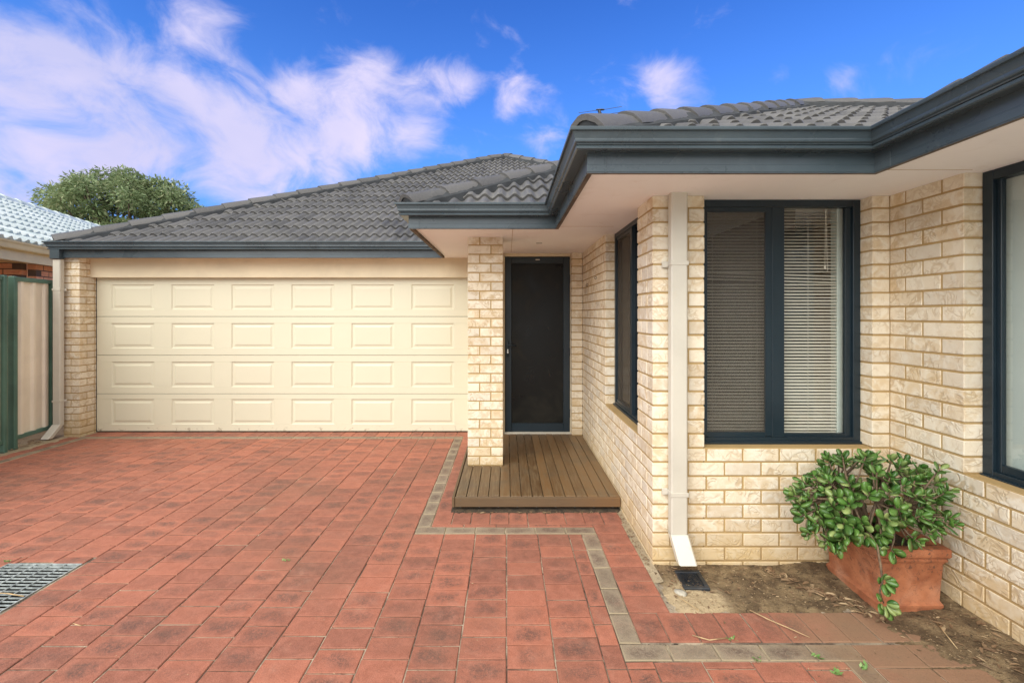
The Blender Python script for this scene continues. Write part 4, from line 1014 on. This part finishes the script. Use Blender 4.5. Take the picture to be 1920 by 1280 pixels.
for (i, dx, dz) in ((3, -1, .45), (3, 1, .4), (3, 0, -.9), (3, -.3, 1.), (3, .6, -.5), (5, -.8, -.3), (5, .9, -.5), (5, .1, -1), (4, -.5, -.2), (5, .5, .3)):
    d = Vector((dx, -.5, dz)).normalized(); q = pts[i] + d * .012
    jade_leaf(q, d, Vector((0, -1, .3)), .055 * R.uniform(.8, 1.1)); jade_leaf(q, (d + Vector((.5 * dz, -.3, -.5 * dx))).normalized(), Vector((0, -1, .5)), .05)
stems.build('stem', 'bark', jade, True); leaves.build('foliage', 'jade', jade, True)

# ================================================================== WEEDS
wlab = [((1530, 1232), 'tiny green weed growing from the grey border below the soil bed'), ((1372, 1198), 'low green weed beside the curved twig on the pavers'), ((1620, 1253), 'green weed sprout at the bottom edge near the border corner'),
        ((1568, 1262), 'spreading green weed left of the weed by the border corner'), ((1413, 1139), 'green weed with long leaves at the edge of the soil bed'), ((1418, 1236), 'faint weed tuft between two red pavers under the border'), ((14, 1053), 'mossy green weed at the far corner of the galvanised grate'), ((536, 1051), 'tiny weed alone in the open red paving')]
for n, ((a, b), lb) in enumerate(wlab):
    p = gp_(a, b, .0); m = MB(); big = 1.2 if n in (2, 3, 0) else .8
    for k in range(12):
        an = R.uniform(0, 2 * pi); L = R.uniform(.010, .024) * big; ee = R.uniform(.15, .8); d = Vector((cos(an) * cos(ee), sin(an) * cos(ee), sin(ee))); sd = d.cross(Vector((0, 0, 1))).normalized()
        o = Vector((R.uniform(-.018, .018), R.uniform(-.01, .01), .002)); m.add([o, o + d * L * .5 + sd * L * .28, o + d * L, o + d * L * .5 - sd * L * .28], [(0, 1, 2, 3)])
    ob = m.build('weed', 'weedleaf'); ob.location = p; tag(ob, lb, 'weed', 'weeds in the paving joints')

# ================================================================== FENCE
fence = empty('metal_fence', (-5.6, 5.2, 0), 'beige corrugated steel fence with dark green posts and rails at the left', 'fence')
P1 = Vector((-5.585, 5.165)); fd = Vector((-.105, .53)).normalized(); fn = Vector((fd.y, -fd.x))
def fbox(mb, s0, s1, o0, o1, z0, z1, b=.002):
    st = len(mb.v); mb.cbox(s0, s1, o0, o1, z0, z1, b)
    mb.xf(Matrix(((fd.x, -fn.x, 0, P1.x), (fd.y, -fn.y, 0, P1.y), (0, 0, 1, 0), (0, 0, 0, 1))), st)
def post(s0):
    m = MB(); fbox(m, s0, s0 + .050, -.035, .035, -.01, 1.96, .008); fbox(m, s0 + .016, s0 + .034, -.038, -.034, .0, 1.95, .001); return m
post(-.035).build('post', 'green', fence); post(-.165).build('post', 'green', fence); post(-2.45).build('post', 'green', fence); post(-2.53).build('post', 'green', fence)
def fpanel(s0, s1):
    for (z0, z1) in ((1.905, 1.955), (.105, .150)):
        m = MB(); fbox(m, s0, s1, -.022, .022, z0, z1, .004); m.build('rail', 'green', fence)
    m = MB(); n = int((s1 - s0) / .01); xs = [s0 + (s1 - s0) * i / n for i in range(n + 1)]
    def co(s):
        t = ((s - s0) % .175) / .175
        return .0 if t < .28 else (t - .28) / .12 * .022 if t < .40 else .022 if t < .62 else .022 * (1 - (t - .62) / .12) if t < .74 else 0.
    vs = []
    for s in xs:
        q = P1 + fd * s - fn * (.010 - co(s)); vs += [(q.x, q.y, .12), (q.x, q.y, 1.93)]
    m.add(vs, [(2 * i, 2 * i + 1, 2 * i + 3, 2 * i + 2) for i in range(n)]); m.build('panel', 'sheet', fence)
fpanel(.015, .535); fpanel(-2.395, -.165)
m = MB(); fbox(m, .515, .54, -.022, .022, .10, 1.95, .003); m.build('edge_trim', 'green', fence)

# ================================================================== NEIGHBOUR HOUSE
nb = empty('neighbour_house', (-8, 8, 0), 'neighbouring red brick house with pale mint tiled roof behind the fence', 'house')
E0 = Vector((-6.466, 5.82)); nd = Vector((-.26, .966)).normalized(); nn = Vector((-nd.y, nd.x)); NZ = 2.50; ntp = .5; W_ = 2.7
def npt(s, w): q = E0 + nd * s + nn * w; return (q.x, q.y)
a = npt(9., 0); m = MB()
tile_face(m, (a[0], a[1], NZ + .005), (-nd.x, -nd.y), (nn.x, nn.y), 13., W_, [], pitch=.150, course=.345, amp=.045, tp=ntp, lift=.045)
nr = m.build('roof', 'tile_pale', nb, True); smooth_angle(nr, 48)
m = MB(); r0 = npt(-4, W_); r1 = npt(9, W_); e0 = npt(-4, 0); e1 = npt(9, 0); f0 = npt(-4, 2 * W_); f1 = npt(9, 2 * W_); z1 = NZ + W_ * ntp
m.add([(e0[0], e0[1], NZ - .03), (e1[0], e1[1], NZ - .03), (r1[0], r1[1], z1 - .03), (r0[0], r0[1], z1 - .03), (f0[0], f0[1], NZ - .03), (f1[0], f1[1], NZ - .03)], [(0, 1, 2, 3), (3, 2, 5, 4), (1, 5, 2), (0, 3, 4)]); m.build('roof_underlay', 'tile_pale', nr)
caps((r0[0], r0[1], z1 - .02), (r1[0], r1[1], z1 - .02), nr, 'tile_pale', 'tile_pale')
gl = [npt(9., .06), npt(-4., .06)]
m = MB(); sweep(m, [gl[1], gl[0]], [(0, NZ - .10), (.06, NZ - .105), (.068, NZ - .09), (.075, NZ - .05), (.095, NZ - .02), (.10, NZ + .0), (.09, NZ + .0), (.07, NZ - .08), (.0, NZ - .08)], closed=True); m.build('gutter', 'cream_gutter', nb)
m = MB(); sweep(m, [gl[1], gl[0]], [(0, NZ - .02), (0, NZ - .25), (-.02, NZ - .25), (-.02, NZ - .02)], closed=True); m.build('fascia', 'cream_gutter', nb)
m = MB(); q = [npt(-4, .08), npt(9, .08), npt(9, 2 * W_), npt(-4, 2 * W_)]; poly_slab(m, q, NZ - .235, NZ - .225); m.build('soffit', 'cream_gutter', nb)
brick_wall('wall', npt(9, .45)[::1], npt(1.11, .45), -.02, NZ - .235, nb, first='half', mats=('redbrick', 'darkmortar')) if False else None
brick_wall('wall', npt(8.0, .30), npt(.95, .30), .9, NZ - .236, nb, mats=('redbrick', 'darkmortar'), par=0, endskip=1)
brick_wall('wall', npt(.95, .30), npt(.95, 1.2), .9, NZ - .236, nb, mats=('redbrick', 'darkmortar'), first='long', par=1)
brick_wall('wall', npt(.94, 1.2), npt(-3.8, 1.2), .9, NZ - .236, nb, mats=('redbrick', 'darkmortar'))
m = MB(); poly_slab(m, [npt(8, .306), npt(.96, .306), npt(.96, 1.206), npt(-3.8, 1.206), npt(-3.8, 4.9), npt(8, 4.9)][::-1], -.02, .9); m.build('wall_base', 'redbrick', nb)

# ================================================================== TREE
tree = empty('leafy_tree', (-14.3, 17, 0), 'broad green tree rising behind the roofs at the left', 'tree')
m = MB(); T0 = Vector((-14.2, 17, 0)); trunk_top = Vector((-14.3, 17, 3.0)); m.tube([T0, Vector((-14.25, 17, 1.5)), trunk_top], [.28, .21, .17], 10)
tops = []
ctrs = []
for i in range(64):
    for _ in range(40):
        u_ = Vector((R.gauss(0, 1), R.gauss(0, 1), R.gauss(0, 1))).normalized()
        if u_.z < -.35: continue
        rr = R.uniform(.45, .92); c = Vector((-14.1 + u_.x * 2.8 * rr, 17 + u_.y * 2.3 * rr, 4.55 + u_.z * 2.35 * rr * (1 if u_.z > 0 else .6)))
        if all((c - q).length > .62 for q in ctrs): break
    ctrs.append(c)
for (a, b, y) in ((96, 352, 16.5), (120, 345, 17), (85, 385, 17), (180, 322, 17), (205, 318, 17.4), (240, 322, 16.6), (285, 338, 17), (320, 352, 16.7), (352, 372, 17), (370, 385, 16.8), (380, 398, 17.2), (150, 335, 16.4), (330, 345, 17.3), (78, 405, 17), (100, 415, 16.6), (262, 330, 17.3)):
    ctrs.append(Vector(((a - VX) * y / F, y, H + (VY - b) * y / F - .28)))
for c in ctrs:
    b0 = trunk_top; mid = b0.lerp(c, .5) + Vector((R.uniform(-.2, .2), R.uniform(-.2, .2), -.15)); m.tube([b0, mid, c], [.075, .045, .018], 6, cap=False)
m.build('trunk', 'trunk', tree, True)
lv = MB()
for c in ctrs:
    cr = R.uniform(.32, .54); tone = R.random()
    for j in range(460):
        u_ = Vector((R.gauss(0, 1), R.gauss(0, 1), R.gauss(0, 1))).normalized(); rr = R.random() ** .42
        p = c + Vector((u_.x * cr * 1.1, u_.y * cr, u_.z * cr * .75 - .15 * (u_.x * u_.x))) * rr * (1 + .35 * mnoise.noise(u_ * 2.5 + c))
        d = Vector((u_.x * .8 + R.gauss(0, .45), u_.y * .8 + R.gauss(0, .45), -.15 + u_.z * .3 + R.gauss(0, .35))).normalized(); sd = d.cross(Vector((R.gauss(0, .5), R.gauss(0, .5), 1))).normalized()
        L = R.uniform(.11, .22); w = L * .17
        lv.add([p, p + d * L * .5 + sd * w, p + d * L, p + d * L * .5 - sd * w], [(0, 1, 2, 3)], (min(1, .6 * tone + .4 * R.random()), R.random(), R.random()))
lv.build('crown', 'leaf', tree)

# ================================================================== ANTENNA
an = empty('tv_antenna', (1.36, 6.6, 3.2), 'small grey aerial with four thin rods above the bay roof corner', 'antenna')
Ya = 6.6
def ap_(a, b, dy=0.): return Vector(((a - VX) * (Ya + dy) / F, Ya + dy, H + (VY - b) * (Ya + dy) / F))
m = MB(); m.tube([Vector((ap_(1127, 220).x, Ya, 3.2)), ap_(1127, 216)], .014, 8); m.tube([ap_(1127, 216), ap_(1123, 208)], .022, 8); m.build('mast', 'antenna', an, True)
m = MB(); c = ap_(1125.5, 206)
m.tube([c + Vector((.055 * cos(q * pi / 8), .055 * sin(q * pi / 8), .018 * sin(q * pi / 8))) for q in range(17)], .009, 7); m.tube([c - Vector((.05, 0, 0)), c + Vector((.05, 0, 0))], .012, 7); m.build('dipole', 'antenna', an, True)
for (a0, b0, a1, b1) in ((1085, 212, 1120, 207), (1131, 206, 1166, 200), (1084, 221, 1123, 217), (1127, 216, 1161, 211)):
    m = MB(); m.tube([ap_(a0, b0), ap_(a1, b1)], .0035, 6); m.build('rod', 'antenna', an)

# ================================================================== LIGHT, SKY, CAMERA
SUN_EL, SUN_AZ = radians(38), radians(212)       # azimuth clockwise from +Y: the light comes from behind-left of the viewer
sd = Vector((sin(SUN_AZ) * cos(SUN_EL), cos(SUN_AZ) * cos(SUN_EL), sin(SUN_EL)))
L = bpy.data.lights.new('sun', 'SUN'); L.energy = 2.35; L.angle = radians(60); L.color = (1.0, .972, .895)
lo = bpy.data.objects.new('sun', L); lo.rotation_euler = (-sd).to_track_quat('-Z', 'Y').to_euler(); COL.objects.link(lo)

w = bpy.data.worlds.new('World'); bpy.context.scene.world = w; w.use_nodes = True
class WT(NT):
    def __init__(s, w): s.t = w.node_tree; s.n = s.t.nodes; s.l = s.t.links
s = WT(w); bgn = s.n['Background']
sky = s.N('ShaderNodeTexSky', sky_type='NISHITA', sun_disc=False, sun_elevation=SUN_EL, sun_rotation=SUN_AZ, air_density=1.0, dust_density=.6, ozone_density=2.5)
dirv = s.N('ShaderNodeTexCoord').outputs['Generated']
sx = s.N('ShaderNodeSeparateXYZ', {0: dirv})
# deepen the blue of the clear sky
blue = s.N('ShaderNodeGamma', {0: sky.outputs[0], 1: 1.25}).outputs[0]
blue = s.mix(1., blue, (.24, .49, .90), 'MULTIPLY')
blue = s.mix(s.math('MULTIPLY', s.ss(sx.outputs[2], .62, .02), .85), blue, (.82, 2.05, 4.7))
# cloud cover: soft banks in given directions broken by noise
st = s.vmath('MULTIPLY', s.N('ShaderNodeVectorRotate', {'Vector': dirv, 'Axis': (0, 1, 0), 'Angle': radians(-14)}, rotation_type='AXIS_ANGLE').outputs[0], (1., 1., 1.45))
wv = s.noise(2.4, 3, .5, 0, st)
wp_ = s.vmath('ADD', st, s.vmath('MULTIPLY', s.vmath('SUBTRACT', wv.outputs[1], (.5, .5, .5)), (.30, .30, .22)))
n1 = s.noise(8.5, 10, .60, .35, wp_); n2 = s.noise(2.3, 4, .5, 0, wp_)
def D(px, py): v = Vector(((px - VX) / F, 1, (VY - py) / F)); v.normalize(); return tuple(v)
def blob(px, py, r, amp):
    dn = s.N('ShaderNodeVectorMath', {0: dirv, 1: D(px, py)}, operation='DISTANCE')
    return s.math('MULTIPLY', s.math('SUBTRACT', 1., s.ss(dn.outputs['Value'], 0., r)), amp)
bl = None
for b_ in ((-30, 190, .17, .80), (80, 185, .15, .64), (200, 205, .15, .62), (320, 190, .14, .58), (430, 260, .15, .62), (520, 180, .13, .58), (600, 225, .15, .58), (700, 130, .11, .52), (730, 200, .14, .60), (810, 155, .10, .56), (870, 160, .06, .46), (470, 330, .11, .55), (560, 300, .12, .48), (660, 290, .12, .50), (780, 260, .10, .40), (980, 175, .070, .60), (945, 210, .05, .42), (1040, 190, .05, .3), (350, 30, .09, .42), (190, 0, .08, .36), (420, 85, .08, .40), (120, 290, .12, .42), (0, 290, .10, .40), (260, 290, .11, .38), (-30, 395, .09, .8), (1265, 170, .080, .66), (1225, 150, .06, .42), (1325, 195, .06, .45), (1470, 125, .05, .30), (1590, 135, .04, .26), (1040, 265, .09, .30), (-600, 200, .55, .5)):
    v = blob(*b_); bl = v if bl is None else s.math('ADD', bl, v)
# unseen dense cloud added over and behind the viewer to neutralise blue light
behind = s.ss(sx.outputs[1], .30, -.30); over = s.ss(sx.outputs[2], .62, .85)
bl = s.math('ADD', s.math('MINIMUM', bl, .95), s.math('ADD', s.math('MULTIPLY', behind, .9), s.math('MULTIPLY', over, .6)))
dens = s.math('ADD', bl, s.math('ADD', s.math('MULTIPLY', s.math('SUBTRACT', n1.outputs[0], .5), 2.1), s.math('MULTIPLY', s.math('SUBTRACT', n2.outputs[0], .5), .7)))
cm_ = s.ss(dens, .12, 1.10)
cl = s.mix(s.ss(n2.outputs[0], .30, .7), (2.9, 2.95, 4.5), (4.2, 3.8, 5.0))
cl = s.mix(s.math('MAXIMUM', behind, over), cl, (8.2, 7.9, 7.3))
skyc = s.mix(s.math('MULTIPLY', cm_, .97), blue, cl)
s.l.new(skyc, bgn.inputs[0]); bgn.inputs[1].default_value = .13

cam = bpy.data.cameras.new('camera'); co = bpy.data.objects.new('camera', cam); COL.objects.link(co)
cam.sensor_width = 36; cam.lens = F / 1920 * 36; cam.clip_end = 2000; cam.clip_start = .02
co.location = (0, 0, H); co.rotation_euler = (radians(90), 0, 0)
cam.shift_x = (960 - VX) / 1920; cam.shift_y = -(640 - VY) / 1920
sc = bpy.context.scene; sc.camera = co
sc.view_settings.view_transform = 'Standard'; sc.view_settings.look = 'None'; sc.view_settings.exposure = .68; sc.view_settings.gamma = 1
sc.cycles.max_bounces = 10; sc.cycles.diffuse_bounces = 7; sc.cycles.transparent_max_bounces = 16
